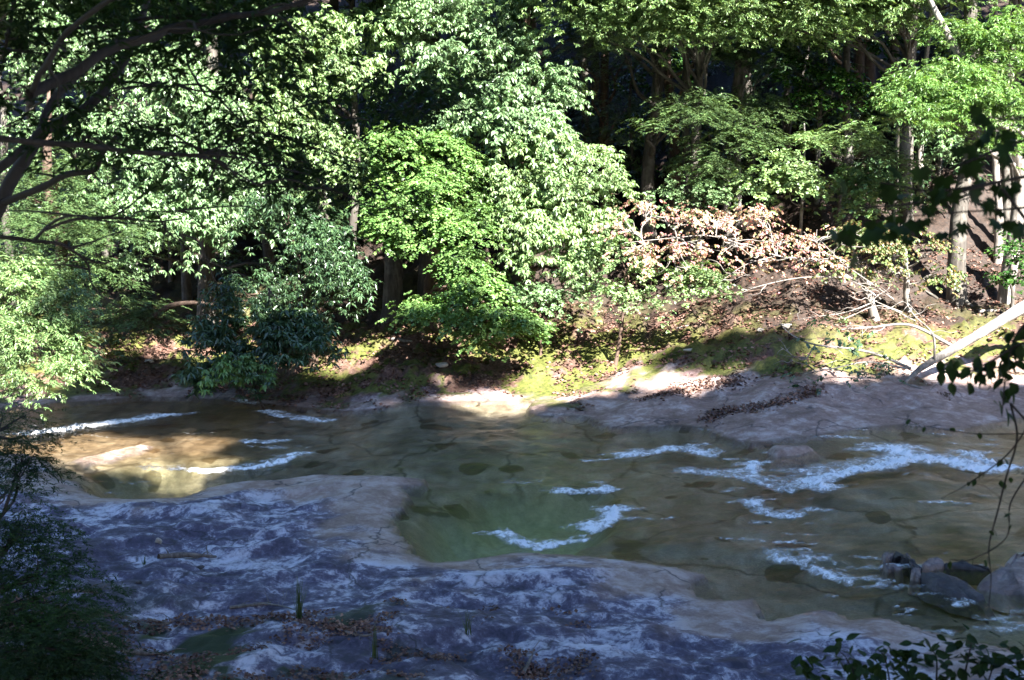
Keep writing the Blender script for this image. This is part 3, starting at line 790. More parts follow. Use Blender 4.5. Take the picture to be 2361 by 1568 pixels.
tree('maple_tree', 'yellow-green fine-leaved maple in the centre, its lowest bough hanging over the bank', 'tree', gb(-2.3, 36.8), at(985, 330, 36.4), .17,
     [(920, 345, 35.8, 65, 36), (1000, 355, 36, 95, 40), (1060, 410, 35.4, 65, 42), (1000, 470, 34.8, 105, 42), (940, 535, 34.4, 85, 40), (1050, 520, 34.4, 85, 42),
      (1060, 605, 33.4, 55, 40), (1085, 670, 33, 62, 42), (1125, 735, 32.6, 58, 28), (1110, 775, 32.4, 38, 18), (960, 720, 33.4, 60, 24), (1195, 745, 32.6, 55, 14), (890, 480, 35, 45, 50)], 'maple', 'maple', 'bark_brown', 1.0)
tree('dogwood_shrub', 'leafy green shrub at the foot of the slope under the reddish dogwood', 'shrub', gb(2.8, 33.6), at(1450, 640, 33.4), .05,
     [(1425, 680, 32.8, 50, 36), (1500, 695, 32.8, 50, 34), (1560, 650, 33.3, 75, 40), (1630, 650, 33.3, 55, 34), (1440, 625, 33.4, 50, 34), (1410, 570, 34, 40, 40)], 'glossy', 'broad_light', 'bark_brown', 1.5)
tree('low_shrub', 'low leafy shrub on the brown slope between the maple bough and the green shrub', 'shrub', gb(.8, 34.6), at(1230, 690, 34.2), .04,
     [(1230, 680, 34, 70, 24), (1290, 690, 33.8, 60, 22), (1330, 670, 34.2, 45, 28)], 'glossy', 'broad', 'bark_brown', 1.2)

# reddening dogwood with bare pale branches
t = tree('dogwood_tree', 'spreading dogwood with reddish pink autumn leaves and bare pale twigs', 'tree', gb(10.3, 34.6), at(1960, 560, 34.4), .12,
     [(1450, 530, 33.2, 50, 24), (1540, 508, 33.8, 85, 24), (1650, 508, 34, 85, 22), (1745, 498, 34.4, 55, 20), (1480, 580, 33, 65, 24), (1600, 572, 33.2, 95, 24),
      (1700, 585, 33.6, 85, 26), (1800, 560, 34, 85, 28), (1880, 545, 34, 55, 24), (1850, 600, 33.8, 75, 24), (1485, 480, 34, 38, 16), (1560, 620, 33, 60, 16)], 'dogwood', 'dogwood', 'bark_pale', .32, twigs=8, src=[at(*p) for p in ((2020, 660, 34.3), (1960, 640, 34), (1890, 600, 33.7), (1790, 590, 33.4), (1650, 545, 33.2), (1560, 548, 33), (1480, 552, 32.9))])
dog_C = [at(*p) for p in ((2020, 660, 34.3), (1900, 610, 33.9), (1780, 590, 33.5), (1640, 560, 33.2), (1500, 540, 33))]
for pts, r in ((((2030, 690, 34.3), (1960, 640, 34), (1890, 600, 33.7), (1790, 590, 33.4), (1650, 545, 33.2), (1560, 548, 33), (1440, 560, 32.9)), .045),
               (((1960, 640, 33.8), (1850, 640, 33.3), (1750, 660, 32.9), (1700, 680, 32.8)), .03), (((1900, 610, 33.6), (1930, 570, 33.4), (1985, 530, 33.4)), .028),
               (((2060, 690, 33.9), (1990, 640, 33.4), (1940, 605, 33.2), (1915, 575, 33.2)), .03), (((1790, 590, 33.2), (1720, 610, 32.9), (1660, 650, 32.7)), .022),
               (((2030, 690, 34), (1950, 720, 33.4), (1850, 735, 32.9), (1800, 750, 32.7)), .025), (((1700, 570, 33), (1690, 540, 33), (1640, 520, 33)), .02),
               (((2080, 720, 33.6), (2010, 690, 33), (1985, 660, 32.8), (1970, 650, 32.8)), .022), (((2110, 740, 33), (2030, 705, 32.6), (1960, 730, 32.4), (1940, 735, 32.4)), .024)):
    lb = MB(); C = lb.tube([at(*p) for p in pts], [r * .7, r * .55, r * .35, r * .18], 6, 18)
    for k in range(7):
        s = C[rng.integers(3, 17)]; e = s + rng.normal(0, 1, 3) * [.5, .3, .25]
        lb.tube(wander(s, e, 4, .3), [.012, .008, .004], 4, 8)
    place('limb', *lb.get(), M['bark_pale'], t, smooth=True)
tree('dogwood_tree', 'green dogwood with a few pink leaves beside the moss-footed trunk', 'tree', gb(11.4, 35.2), at(2080, 520, 34.8), .09,
     [(1985, 560, 34.3, 75, 32), (2075, 560, 34.3, 75, 36), (2140, 595, 34.3, 45, 40), (2040, 630, 34, 55, 32), (2165, 640, 34.4, 36, 26), (1940, 620, 33.8, 45, 24)], 'dogwood', 'dogwood_green', 'bark_pale', .9, twigs=6)

# trunks standing in the dark wood
def trunk_tree(name, label, dx, yb, r, lean=0.0, bark='bark_grey', h=19, clumps=(), style='conifer', leafm='conifer', dens=.9, roots=False, group=None):
    x = (dx - 1180.5) / FD * yb
    b = gb(x, yb)
    return tree(name, label, 'tree', b, b + [lean * h, .2, h], r, clumps, style, leafm, bark, dens, group, roots=roots, trunk_pts=wander(b, b + [lean * h, .2, h], 7, .05))
trunk_tree('hemlock_tree', 'conifer with feathery sunlit top boughs and the left of two straight trunks', 1505, 40, .20, .004, clumps=
     [(1330, 30, 38.6, 85, 32), (1440, 40, 38.4, 85, 34), (1540, 60, 38, 85, 36), (1400, 90, 38.6, 75, 30), (1570, 235, 37.2, 75, 20), (1510, 285, 37.2, 40, 10), (1600, 270, 37, 50, 16)])
trunk_tree('hemlock_tree', 'conifer with brown trunk standing just right of the straight grey trunk', 1545, 40.9, .17, -.002, 'bark_brown', clumps=
     [(1640, 120, 39.4, 75, 50), (1700, 60, 39, 75, 36), (1630, 30, 39.4, 60, 30)])
trunk_tree('cypress_tree', 'slim trunk with hanging fern-like dark sprays left of the sapling gap', 1672, 39.4, .11, .004, clumps=
     [(1700, 330, 37.6, 95, 36), (1760, 280, 37.6, 80, 30), (1650, 390, 37.6, 70, 32), (1720, 230, 38.4, 70, 30)])
trunk_tree('cypress_tree', 'slim pale trunk leaning close behind the fern-like dark sprays', 1700, 40.2, .10, .012, 'bark_pale', clumps=[(1790, 150, 39, 70, 40), (1730, 110, 39, 70, 35)])
trunk_tree('cypress_tree', 'reddish leaning trunk with bright layered sprays high in the right half', 1960, 42.5, .17, -.06, 'bark_brown', clumps=
     [(1880, 25, 38.5, 90, 18), (1780, 45, 38.8, 90, 22), (1990, 25, 38.5, 80, 18), (1840, 70, 38.6, 70, 18)], leafm='small', style='maple')
trunk_tree('cypress_tree', 'thick brown trunk deep in the shade between leaning trunk and straight pole', 1990, 44, .24, 0, 'bark_brown')
trunk_tree('pole_tree', 'straight slender grey trunk rising from the dark slope in the right half', 2066, 40.5, .14, .003)
trunk_tree('pole_tree', 'thin crooked pale trunk right of the straight slender grey trunk', 2118, 41.5, .08, -.02, 'bark_pale')
trunk_tree('cypress_tree', 'bright lit conifer bough of a small tree under the slender grey trunk', 1930, 38, .07, -.002, h=3.6, clumps=
     [(1900, 330, 37, 65, 26), (1965, 315, 37, 55, 24), (1860, 320, 37.2, 35, 20), (2010, 350, 37.4, 40, 24)], leafm='small')
trunk_tree('cedar_tree', 'stout trunk with mossy spreading roots on the right bank', 2212, 36.2, .21, .012, roots=True, h=17)
trunk_tree('birch_tree', 'left of two leaning pale mottled trunks behind the mossy rooted trunk', 2302, 38.5, .11, -.06, 'bark_pale', h=9)
trunk_tree('birch_tree', 'further of two leaning pale mottled trunks near the right edge', 2330, 39.5, .12, -.05, 'bark_pale', h=10)
trunk_tree('hemlock_tree', 'dark massive trunk behind the maple, partly hidden by its boughs', 905, 37.6, .30, .002, 'bark_grey', h=4.2)
trunk_tree('hemlock_tree', 'dark trunk standing just right of the massive trunk behind the maple', 985, 38, .2, .004, 'bark_grey', h=4.5)
trunk_tree('beech_tree', 'brown trunk below the bright pale tree, rooted in the leaf litter', 1205, 37.8, .15, .01, 'bark_brown', h=12)
trunk_tree('sapling_tree', 'crooked thin sapling with pale stem above the reddish dogwood', 1845, 37.2, .05, .01, 'bark_pale', h=4.2, clumps=
     [(1780, 430, 36.4, 75, 40), (1850, 420, 36.4, 60, 32), (1800, 380, 36.8, 50, 30)], style='glossy', leafm='broad_light', dens=1.0)
trunk_tree('holly_tree', 'glossy dark-leaved small tree with sparkling leaves around the reddish trunk', 1880, 39, .07, .01, 'bark_grey', h=6.5, clumps=
     [(1845, 175, 38.4, 55, 26), (1925, 205, 38.4, 65, 30), (1995, 225, 38.6, 50, 26), (1870, 240, 38.4, 50, 28), (1830, 110, 38.6, 50, 30)], style='glossy', leafm='glossy', dens=1.2)
trunk_tree('holly_tree', 'bluish green broad shrub at the foot of the two straight trunks', 1590, 38.4, .05, .01, 'bark_grey', h=2.6, clumps=
     [(1560, 450, 37.6, 60, 36), (1640, 450, 37.4, 55, 34), (1700, 430, 37.6, 30, 26)], style='glossy', leafm='broad', dens=1.2)
trunk_tree('understory_tree', 'thin leafy tree in dappled shade below the dark near leaves', 2060, 37.4, .06, .0, 'bark_grey', h=4, clumps=
     [(2020, 430, 36.6, 60, 40), (2080, 450, 36.4, 55, 40), (1960, 420, 36.8, 50, 36), (2100, 380, 37, 50, 30), (2000, 480, 36.4, 50, 30)], style='glossy', leafm='small', dens=1.2)
trunk_tree('understory_tree', 'green bush in front of the leaning pale trunks at the right edge', 2340, 36, .05, .0, 'bark_grey', h=1.5, clumps=
     [(2330, 580, 35.2, 45, 36), (2350, 640, 35, 35, 26), (2290, 650, 35, 30, 20)], style='glossy', leafm='glossy', dens=1.2)
trunk_tree('dark_fir_tree', 'dark feathery evergreen filling the gap right of the central crown', 1400, 42, .16, 0, 'bark_brown', h=15, clumps=
     [(1380, 180, 40, 75, 40), (1430, 260, 40, 60, 40), (1400, 320, 40, 60, 34), (1330, 130, 40.5, 60, 40), (1450, 130, 40.2, 60, 36)], leafm='conifer', dens=.6)
trunk_tree('beech_tree', 'tall tree whose dense sunlit boughs hang along the top edge right of centre', 1610, 38.6, .16, -.01, 'bark_grey', h=14, clumps=
     [(1290, -40, 36.6, 95, 40), (1400, -30, 36.4, 95, 45), (1500, 0, 36.4, 95, 40), (1600, -10, 36.2, 95, 45), (1690, 20, 36.4, 85, 36), (1330, 50, 37, 70, 26), (1440, 70, 36.8, 70, 24), (1560, 60, 36.8, 75, 26), (1650, 80, 37, 60, 22),
      (1350, -140, 36.6, 120, 60), (1500, -140, 36.4, 120, 60), (1650, -140, 36.4, 120, 60)], style='small', leafm='small', dens=1.0)
trunk_tree('beech_tree', 'tall tree whose layered light green boughs cross the top edge near the right corner', 2090, 38.8, .16, -.01, 'bark_grey', h=14, clumps=
     [(1790, -20, 36.4, 95, 40), (1890, -20, 36.2, 95, 40), (2000, -30, 36.2, 95, 40), (2100, -40, 36.2, 90, 40), (1760, 50, 36.8, 75, 22), (1860, 50, 36.6, 75, 22), (1960, 40, 36.6, 70, 20), (2060, 30, 36.8, 60, 22),
      (1800, -140, 36.4, 120, 60), (1950, -140, 36.4, 120, 60), (2100, -140, 36.4, 120, 60), (2260, -120, 36.4, 120, 60), (2240, -30, 36.4, 80, 40)], style='small', leafm='small', dens=1.0)
# maple at the right with its forked trunk
bx = gb(14.6, 36.5)
tree('maple_tree', 'bright layered maple with forked leaning trunk at the upper right', 'tree', bx, at(2120, -40, 34), .17,
     [(2150, 205, 34.2, 95, 26), (2250, 225, 33.9, 85, 28), (2110, 255, 33.9, 65, 18), (2200, 175, 34.6, 70, 28), (2320, 250, 33.8, 60, 36), (2300, 335, 34.2, 50, 30), (2180, 270, 34, 60, 18),
      (2290, 100, 35, 80, 26), (2190, 75, 35.4, 55, 16), (2340, 160, 34.6, 50, 40), (2340, 60, 35, 50, 30)], 'small', 'maple', 'bark_pale', 1.1,
     trunk_pts=[bx, at(2352, 420, 36.2), at(2318, 300, 35.6), at(2262, 190, 35.2), at(2190, 90, 35), at(2135, -20, 35)])

# understorey and hillside foliage far back in the shade: one dark mass
STYLE['under'] = ('broad', .22, 7, .22, 7, .35, .5)
def mass(n, x0, x1, y0, y1, zlo, zhi, style, dens):
    out = []
    for _ in range(n):
        y = rng.uniform(y0, y1); x = rng.uniform(x0, x1)
        z = float(gz(x, y)) + rng.uniform(zlo, zhi)
        r = rng.uniform(.6, 1.3)
        out.append(clump((x, y, z), (r, r * .8, r * .6), style, dens)[0])
    return join(out)
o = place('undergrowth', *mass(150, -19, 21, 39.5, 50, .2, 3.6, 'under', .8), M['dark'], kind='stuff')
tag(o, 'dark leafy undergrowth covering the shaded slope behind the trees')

for k in range(14):
    y = rng.uniform(39, 43.5); x = -17 + k * 2.6 + rng.uniform(-.6, .6)
    b = gb(x, y); h = rng.uniform(3.5, 7)
    t = thing('understory_tree', ('slim broad-leaved tree in the dim wood behind the front row', 'slim feathery conifer in the dim wood behind the front row', 'slim dark glossy-leaved tree in the dim wood behind the front row')[k % 3], 'tree', b, 'slim trees of the dim wood')
    mb = MB(); C = mb.tube(wander(b - [0, 0, .2], b + [rng.normal(0, .4), -.2, h], 6, .1), [.08, .06, .05, .03], 7, 18)
    place('trunk', *mb.get(), M['bark_grey'], t, smooth=True)
    st_ = ('broad', 'conifer', 'under')[k % 3]; pr = []
    for q in range(6):
        c = C[rng.integers(6, 18)] + rng.normal(0, 1, 3) * [.9, .6, .3]
        pr.append(clump(c, (rng.uniform(.6, 1.1), .7, .45), st_, .7)[0])
    place('crown', *join(pr), M[('broad', 'conifer', 'glossy')[k % 3]], t, kind='stuff')

# crowns added above the frame darken the far slope; unseen trees shade the river
def canopy_mesh(seed, rad, n=26):
    parts = []
    for k in range(n):
        d = rng.normal(size=3); d /= np.linalg.norm(d); d[2] = abs(d[2]) * .9 - .25
        parts.append(clump(d * np.array(rad) * rng.uniform(.35, .9), (rad[0] * .36, rad[0] * .36, rad[2] * .3), 'canopy', 1.0)[0])
    return join(parts)
can_me = [mesh('crown', *canopy_mesh(k, (4.6, 4.6, 4.6)), M['broad']) for k in range(2)]
thin_me = mesh('crown', *canopy_mesh(5, (4.6, 4.6, 4.6), 9), M['broad'])
def trunk_mesh(h, r):
    mb = MB(); C = mb.tube(wander((0, 0, -.6), (0, 0, h), 7, .04), [r * 1.6, r * 1.05, r, r * .8, r * .5], 9, 20, .05)
    return mesh('trunk', *mb.get(), M['bark_grey'], True)
def limb_mesh(h):
    mb = MB()
    for k in range(9):
        a = k * 2.4; z = h * rng.uniform(.55, .95); q = rng.uniform(2, 3.8)
        mb.tube(wander((0, 0, z), (q * math.cos(a), q * math.sin(a), z + rng.uniform(.5, 3)), 4, .2), [.11, .07, .03], 6, 8)
    return mesh('limb', *mb.get(), M['bark_grey'], True)
TH = 15.0
tr_me, li_me = trunk_mesh(TH, .17), limb_mesh(TH)
def tall_tree(name, label, x, y, s=1.0, group=None, zc=1.0, k=0):
    t = thing(name, label, 'tree', gb(x, y), group)
    for nme, me, dz in (('trunk', tr_me, 0), ('limb', li_me, 0), ('crown', can_me[k % 2], TH)):
        o = link(nme, me, t, (0, 0, dz * s)); o.scale = (s, s, s)
        if nme == 'crown': o.rotation_euler.z = k * 1.7; o['kind'] = 'stuff'
        if nme == 'trunk': o.rotation_euler.z = k * .9
    return t
far_spots = [(9.5, 43.6), (13.5, 43.2), (17.5, 43.8), (-16, 39.4), (-10.5, 39.8), (-5, 39.6), (.5, 40.2), (5.5, 39.6), (10.5, 39.4), (15.5, 39.2), (21, 39), (-19, 40.5), (-13.5, 41.5), (-8, 41), (-2.5, 41.8), (2.5, 42), (8, 42.4), (13, 41), (18.5, 41.5), (24, 40.5), (-17, 44), (-9, 45.5), (-1.5, 44.5), (3.0, 47), (8.5, 45.5), (14, 46), (20, 44), (-22, 39), (23, 38), (-13, 52), (-4, 53), (6, 54), (12, 53), (18, 53), (-20, 55), (26, 50)]  # crowns placed overhead to keep sun off the slope behind
for k, (x, y) in enumerate(far_spots):
    tall_tree('forest_tree', 'tall forest tree on the far slope, its crown added above the picture to shade the wood', x, y, (.70 if k < 11 else .78 if k < 20 else rng.uniform(.95, 1.2)), 'tall trees of the far slope', k=k)
SH = np.array([math.sin(SUN_AZ), math.cos(SUN_AZ), math.tan(SUN_EL)])
shade_at = ([(x, 27.3, 2.7) for x in (2.6, 6.6, 10.6, 14.6, 18.6)] + [(x, 25.0, 2.9) for x in (-2.2, 2, 6, 10, 14)] + [(x, 20.6, 2.9) for x in (-7.5, -3.6, .4, 4.4, 8.4, 12)]
            + [(x, 16.0, 2.9) for x in (-8.5, -4.5, -.5, 3.5, 7.5)] + [(x, 11.5, 2.7) for x in (-7, -3, 1, 5, 9)] + [(-9.5, 31.6, 2.3), (-5.6, 31.4, 2.3), (3.8, 7, 2.4), (7, 7, 2.4), (-10.4, 34.0, 1.6), (-2.4, 12.8, 1.6), (-5.4, 13.4, 1.6), (.8, 13.6, 1.6), (4, 12.5, 1.6)])  # ground spots that the unseen near crowns are placed to shade
sparse_at = [(6, 32.6, 2.0), (-2.5, 33, 1.8), (-5.2, 27, 1.6), (-2, 28.5, 2.0), (-7.4, 23.6, 1.5)]  # thin unseen crowns added to break the sunlight into dapple
over = [(-6.5, 8.5, 10.5), (-3.2, 9.5, 11), (-9.5, 10, 11), (-6, 12.0, 11.5), (-10.5, 13.5, 12)]  # low unseen crowns added overhead to darken the lower left
for k, (x, y, r) in enumerate(shade_at + over + sparse_at):
    tt = (y - 2.5) / -SH[1] + rng.uniform(0, 1.5)
    c = np.array([x, y, .3]) + SH * tt                      # unseen crown, set so that its shade falls on the target spot
    thin = k >= len(shade_at) + len(over)
    if len(shade_at) <= k and not thin: c = np.array([x, y, r]); r = 2.8
    bx_, by_ = c[0] + rng.uniform(-.8, .8), rng.uniform(-5.5, -2.2)
    if abs(bx_) < 1.6: bx_ = 1.8 * (1 if bx_ > 0 else -1)
    bb = gb(bx_, by_)
    t = thing('shade_tree', 'unseen tall tree on the near hillside, placed to shade the river and banks', 'tree', bb, 'unseen shade trees of the near hillside')
    mb = MB(); mb.tube([bb - [0, 0, .5], bb * .62 + c * .38 + [0, -1.2, 0], c], [.2, .12, .05], 8, 14)
    place('trunk', *mb.get(), M['bark_grey'], t, smooth=True)
    o = link('crown', thin_me if thin else can_me[k % 2], t, tuple(float(v) for v in c - bb)); q = r / 4.6
    o.scale = (q * 1.1, q * 1.1, q * .9); o.rotation_euler.z = k * 1.7; o['kind'] = 'stuff'

# ------------------------------------------------------------------ pale leaning trunk at the right
base = gb(16.6, 30.6)
t = thing('leaning_tree', 'pale bare trunk leaning in from the right edge over the rock shelf', 'tree', base)
mb = MB()
C = mb.tube([base - [0, 0, .3], at(2520, 640, 30.6), at(2361, 708, 30), at(2250, 775, 29.7), at(2130, 845, 29.4), at(2085, 885, 29.2)], [.19, .17, .145, .12, .08, .03], 10, 34, .10)
place('trunk', *mb.get(), M['bark_pale'], t, smooth=True)
for pts, r in ((((2130, 845, 29.4), (2060, 905, 29.1), (2040, 930, 29), (1980, 960, 28.8), (1860, 962, 28.6)), .05), (((2100, 850, 29.4), (2030, 820, 29.5), (1970, 805, 29.5), (1880, 795, 29.6), (1830, 775, 29.7), (1805, 755, 29.8)), .04),
               (((2200, 800, 29.6), (2100, 750, 29.8), (2010, 755, 29.7), (1940, 760, 29.7)), .05), (((2085, 885, 29.2), (2130, 900, 28.9), (2140, 930, 28.6), (2160, 955, 28.3), (2190, 965, 28.2)), .035),
               (((2155, 830, 29.4), (2150, 770, 29.2), (2110, 730, 29.1), (2090, 700, 29.1)), .03), (((2085, 885, 29.2), (2000, 930, 28.8), (1930, 920, 28.6), (1850, 940, 28.5)), .03),
               (((2090, 850, 29.3), (2000, 835, 29.3), (1920, 850, 29.2), (1860, 860, 29.1)), .028), (((1880, 795, 29.6), (1850, 830, 29.4), (1800, 800, 29.5)), .02)):
    lb = MB(); LC = lb.tube([at(*p) for p in pts], [r, r * .8, r * .5, r * .3], 6, 18)
    for k in range(7):
        s = LC[rng.integers(5, 17)]
        lb.tube(wander(s, s + rng.normal(0, 1, 3) * [.45, .25, .25], 4, .3), [.012, .008, .004], 4, 8)
    place('limb', *lb.get(), M['bark_pale'], t, smooth=True)
def ccl(specs, style, dens, lobes=5):
    return join([clump(at(a, b_, Yd), (w * Yd / FD, w * Yd / FD * .8, h * Yd / FD), style, dens, lobes)[0] for a, b_, Yd, w, h in specs])
place('foliage', *ccl([(1890, 800, 29.6, 50, 45), (1950, 860, 29.2, 55, 45), (1900, 900, 29, 50, 30), (2050, 850, 29.3, 50, 40), (1980, 780, 29.5, 45, 35), (1840, 850, 29.3, 25, 20), (2000, 905, 29, 40, 30)], 'dogwood', .55), M['dark'], t, kind='stuff')
place('foliage', *ccl([(2100, 920, 28.8, 55, 26), (2060, 940, 28.6, 40, 20), (2150, 905, 28.8, 30, 20)], 'dogwood', .4), M['dry'], t, kind='stuff')
place('foliage', *ccl([(1900, 735, 29.8, 20, 18)], 'dogwood', .9), M['maple'], t, kind='stuff')

# ------------------------------------------------------------------ rocks in the river and logs on the banks
def boulder(name, label, c, size, seed, matn, cat='rock', flat=.5, rotz=0.0, parent=None):
    n, m = 22, 14
    th = np.linspace(0, 2 * np.pi, n, endpoint=False); ph = np.linspace(0, np.pi, m)
    T, Pn = np.meshgrid(th, ph)
    d = np.stack([np.cos(T) * np.sin(Pn), np.sin(T) * np.sin(Pn), np.cos(Pn)], -1)
    # angular: clip by random planes
    r = np.ones(T.shape)
    rg = np.random.default_rng(seed)
    for _ in range(26):
        a = rg.normal(size=3); a /= np.linalg.norm(a)
        r = np.minimum(r, rg.uniform(.36, .62) / np.maximum(d @ a, 1e-3))
    r = r * (1 + .05 * perlin(T * 2.5, Pn * 3, seed))
    V = d * r[..., None] * np.array(size)
    cr, sr = math.cos(rotz), math.sin(rotz)
    V = V @ np.array([[cr, sr, 0], [-sr, cr, 0], [0, 0, 1]])
    i = np.arange(m - 1)[:, None] * n; j = np.arange(n)[None]; k = (j + 1) % n
    F = np.stack([i + j, i + n + j, i + n + k, i + k], -1).reshape(-1, 4)
    me = mesh(name, V.reshape(-1, 3), F, M[matn])
    o = link(name, me, None, tuple(float(v) for v in c))
    return tag(o, label, cat)

def stone_mat(name, c1, c2, c3, s=3.0):
    m, nt, p, out = new_mat(name)
    P = nd(nt, 'ShaderNodeTexCoord').outputs['Object']
    f = noise(nt, P, s, 7, .65, .5)
    nt.links.new(ramp(nt, f, [(.35, c1), (.5, c2), (.65, c3)]), p.inputs['Base Color'])
    p.inputs['Roughness'].default_value = .65
    bump(nt, noise(nt, P, s * 4, 6, .65), .6, .05, p.inputs['Normal'])
    return m
M['stone_pink'] = stone_mat('stone_pink', (.13, .095, .085), (.22, .17, .155), (.32, .27, .25))
M['stone_dark'] = stone_mat('stone_dark', (.03, .026, .026), (.058, .05, .052), (.10, .09, .095))
M['stone_pale'] = stone_mat('stone_pale', (.25, .22, .18), (.42, .38, .33), (.55, .52, .47))

def rock_at(name, label, dx, dy, size, seed, matn, up=.0, rotz=0.0):
    p = on_plane(dx, dy, 0)
    for _ in range(4): p = on_plane(dx, dy, float(level(p[0])) + up)
    return boulder(name, label, p, size, seed, matn, rotz=rotz)
def slab_rock(label, pts, h, matn, tilt=(0, 0), seed=0):
    """low rock with a broken outline traced at the waterline"""
    O = np.array([shore(1844.6 + .21876 * a, 1229.7 + .21876 * b) for a, b in pts])
    rg = np.random.default_rng(seed)
    Q = []
    for a, b in zip(O, np.roll(O, -1, axis=0)):
        for f in (0, .33, .66): Q.append(a + (b - a) * f + rg.normal(0, .025, 2) * (f > 0))
    Q = np.array(Q); n = len(Q); cen = Q.mean(0)
    zw = float(level(cen[0]))
    rings = []
    for sc, zz in ((1.35, -.2), (1.04, -.02), (.97, h * .55), (.86, h * .9), (.5, h * 1.02)):
        R_ = cen + (Q - cen) * sc
        z = np.full(n, zw + zz) + (rg.normal(0, .018, n) if zz > -.1 else 0) + ((R_ - cen) @ np.array(tilt) if zz > 0 else 0)
        rings.append(np.column_stack([R_, z]))
    V = np.vstack(rings + [np.array([[cen[0], cen[1], zw + h * 1.04]])])
    F = [np.array([[r * n + i, r * n + (i + 1) % n, (r + 1) * n + (i + 1) % n, (r + 1) * n + i] for r in range(4) for i in range(n)]),
         np.array([[4 * n + i, 4 * n + (i + 1) % n, 5 * n] for i in range(n)])]
    og = np.array([cen[0], cen[1], zw])
    return tag(link('river_rock', mesh('river_rock', V - og, F, M[matn]), None, tuple(float(v) for v in og)), label, 'rock')
slab_rock('dark blue-grey wedge of rock jutting from the water at the right', [(1270, 510), (1400, 500), (1650, 520), (1800, 590), (1950, 700), (1900, 740), (1700, 690), (1400, 600)], .09, 'stone_dark', (0, .10), 3)
slab_rock('pinkish angular rock rising from the water at the right edge', [(1900, 560), (2050, 470), (2160, 400), (2250, 320), (2361, 300), (2460, 300), (2460, 640), (2200, 640), (2000, 610)], .13, 'stone_pink', (.08, .04), 8)
slab_rock('small pale stone between the amber shelf and the dark wedge rock', [(1280, 385), (1340, 315), (1500, 295), (1520, 370), (1400, 400), (1300, 410)], .08, 'stone_pink', (0, 0), 12)
slab_rock('pale pink stone at the upstream tip of the dark broken ledge', [(860, 265), (930, 235), (990, 230), (980, 275), (930, 312), (880, 300)], .06, 'stone_pink', (0, 0), 15)
slab_rock('smallest flat pale stone showing just below the broken ledge tip', [(910, 355), (960, 350), (1080, 380), (980, 412), (920, 408)], .05, 'stone_pink', (0, 0), 17)
slab_rock('dark jagged ledge rock arching between the pale stones', [(990, 245), (1100, 240), (1160, 270), (1210, 330), (1270, 390), (1265, 430), (1180, 420), (1150, 340), (1060, 300), (990, 295)], .07, 'stone_dark', (0, 0), 23)
slab_rock('light stone at the lower end of the dark jagged ledge', [(1170, 440), (1230, 420), (1268, 455), (1260, 515), (1200, 505)], .09, 'stone_pink', (0, 0), 25)
slab_rock('long low blue-grey rock strip touching the small pale stone', [(1535, 342), (1700, 332), (1980, 368), (1980, 395), (1700, 382), (1535, 376)], .05, 'stone_dark', (0, 0), 27)

def stone_on(label, dx, dy, size, seed, matn='stone_dark', rotz=0.0):
    p = on_ground(dx, dy); p[2] += size[2] * .35
    return boulder('stone', label, p, size, seed, matn, rotz=rotz)
stone_on('rounded brown stone lying on the streaked slab at the left', 366, 1254, (.14, .09, .09), 31, 'stone_pale')
stone_on('dark flat stone lying on the slab right of the short log', 460, 1312, (.13, .08, .06), 37)
stone_on('dark stone in leaves beside the tussock on the left slab', 320, 1345, (.1, .08, .05), 39)
stone_on('pale stone on the sunny moss below the dogwood, larger one', 1815, 757, (.32, .2, .16), 41, 'stone_pale')
stone_on('pale stone on the sunny moss below the dogwood, smaller one', 1752, 767, (.2, .14, .12), 43, 'stone_pale')
stone_on('pale flat stone at the lower edge of the moss', 1590, 812, (.34, .2, .1), 47, 'stone_pale')
stone_on('pale stone half sunk in the shaded left bank', 345, 837, (.24, .16, .1), 51, 'stone_pale')
stone_on('pale stone at the water side of the central moss', 1020, 845, (.3, .2, .14), 53, 'stone_pale')

def log(name, label, pts, r, matn='driftwood', twigs=3, cat='log', lift=.6, free=False):
    P = []
    for q in pts:
        g = on_ground(q[0], q[1]) if not free else at(*q)
        if not free: g[2] += r * lift
        P.append(g)
    P = np.array(P)
    if not free:   # keep a stiff straight-ish piece
        P[1:-1, 2] = np.interp(np.linspace(0, 1, len(P))[1:-1], [0, 1], [P[0, 2], P[-1, 2]]) + .01
    t = thing(name, label, cat, P[0])
    mb = MB(); C = mb.tube(P, [r, r * .95, r * .7, r * .4], 8, 16, .06)
    place('trunk' if cat == 'log' else 'stem', *mb.get(), M[matn], t, smooth=True)
    for k in range(twigs):
        mb = MB(); s = C[rng.integers(3, 15)]
        mb.tube(wander(s, s + np.array([rng.normal(0, .25), rng.normal(0, .12), rng.uniform(.02, .15)]), 4, .25), [r * .3, r * .2, .004], 5, 7)
        place('twig', *mb.get(), M[matn], t, smooth=True)
    return t
log('fallen_log', 'short rotten log lying on the streaked grey slab', [(366, 1290), (430, 1289), (498, 1290)], .05)
log('fallen_branch', 'pale forked branch lying beside the tussock', [(530, 1406), (590, 1407), (625, 1395)], .025, 'bark_pale', 3)
log('fallen_branch', 'thin pale branch just right of the forked one', [(610, 1398), (650, 1404), (680, 1408)], .016, 'bark_pale', 2)
log('fallen_branch', 'long dark branch across the mossy lower left corner', [(80, 1385), (160, 1383), (230, 1374)], .03, 'driftwood', 4)
log('fallen_branch', 'branch among dead leaves in the middle of the lower left litter', [(340, 1430), (400, 1436), (470, 1426)], .02, 'driftwood', 4)
log('fallen_branch', 'brown stick near the lowest moss cushion', [(280, 1508), (330, 1516), (390, 1512)], .035, 'driftwood', 2)
log('fallen_branch', 'stick standing out of the leaf pile at the bottom edge', [(1205, 1560), (1222, 1530), (1228, 1515)], .022, 'driftwood', 3)
log('fallen_branch', 'curved dark twig in the hollow right of the tussock', [(795, 1462), (840, 1472), (890, 1456)], .02, 'driftwood', 3)
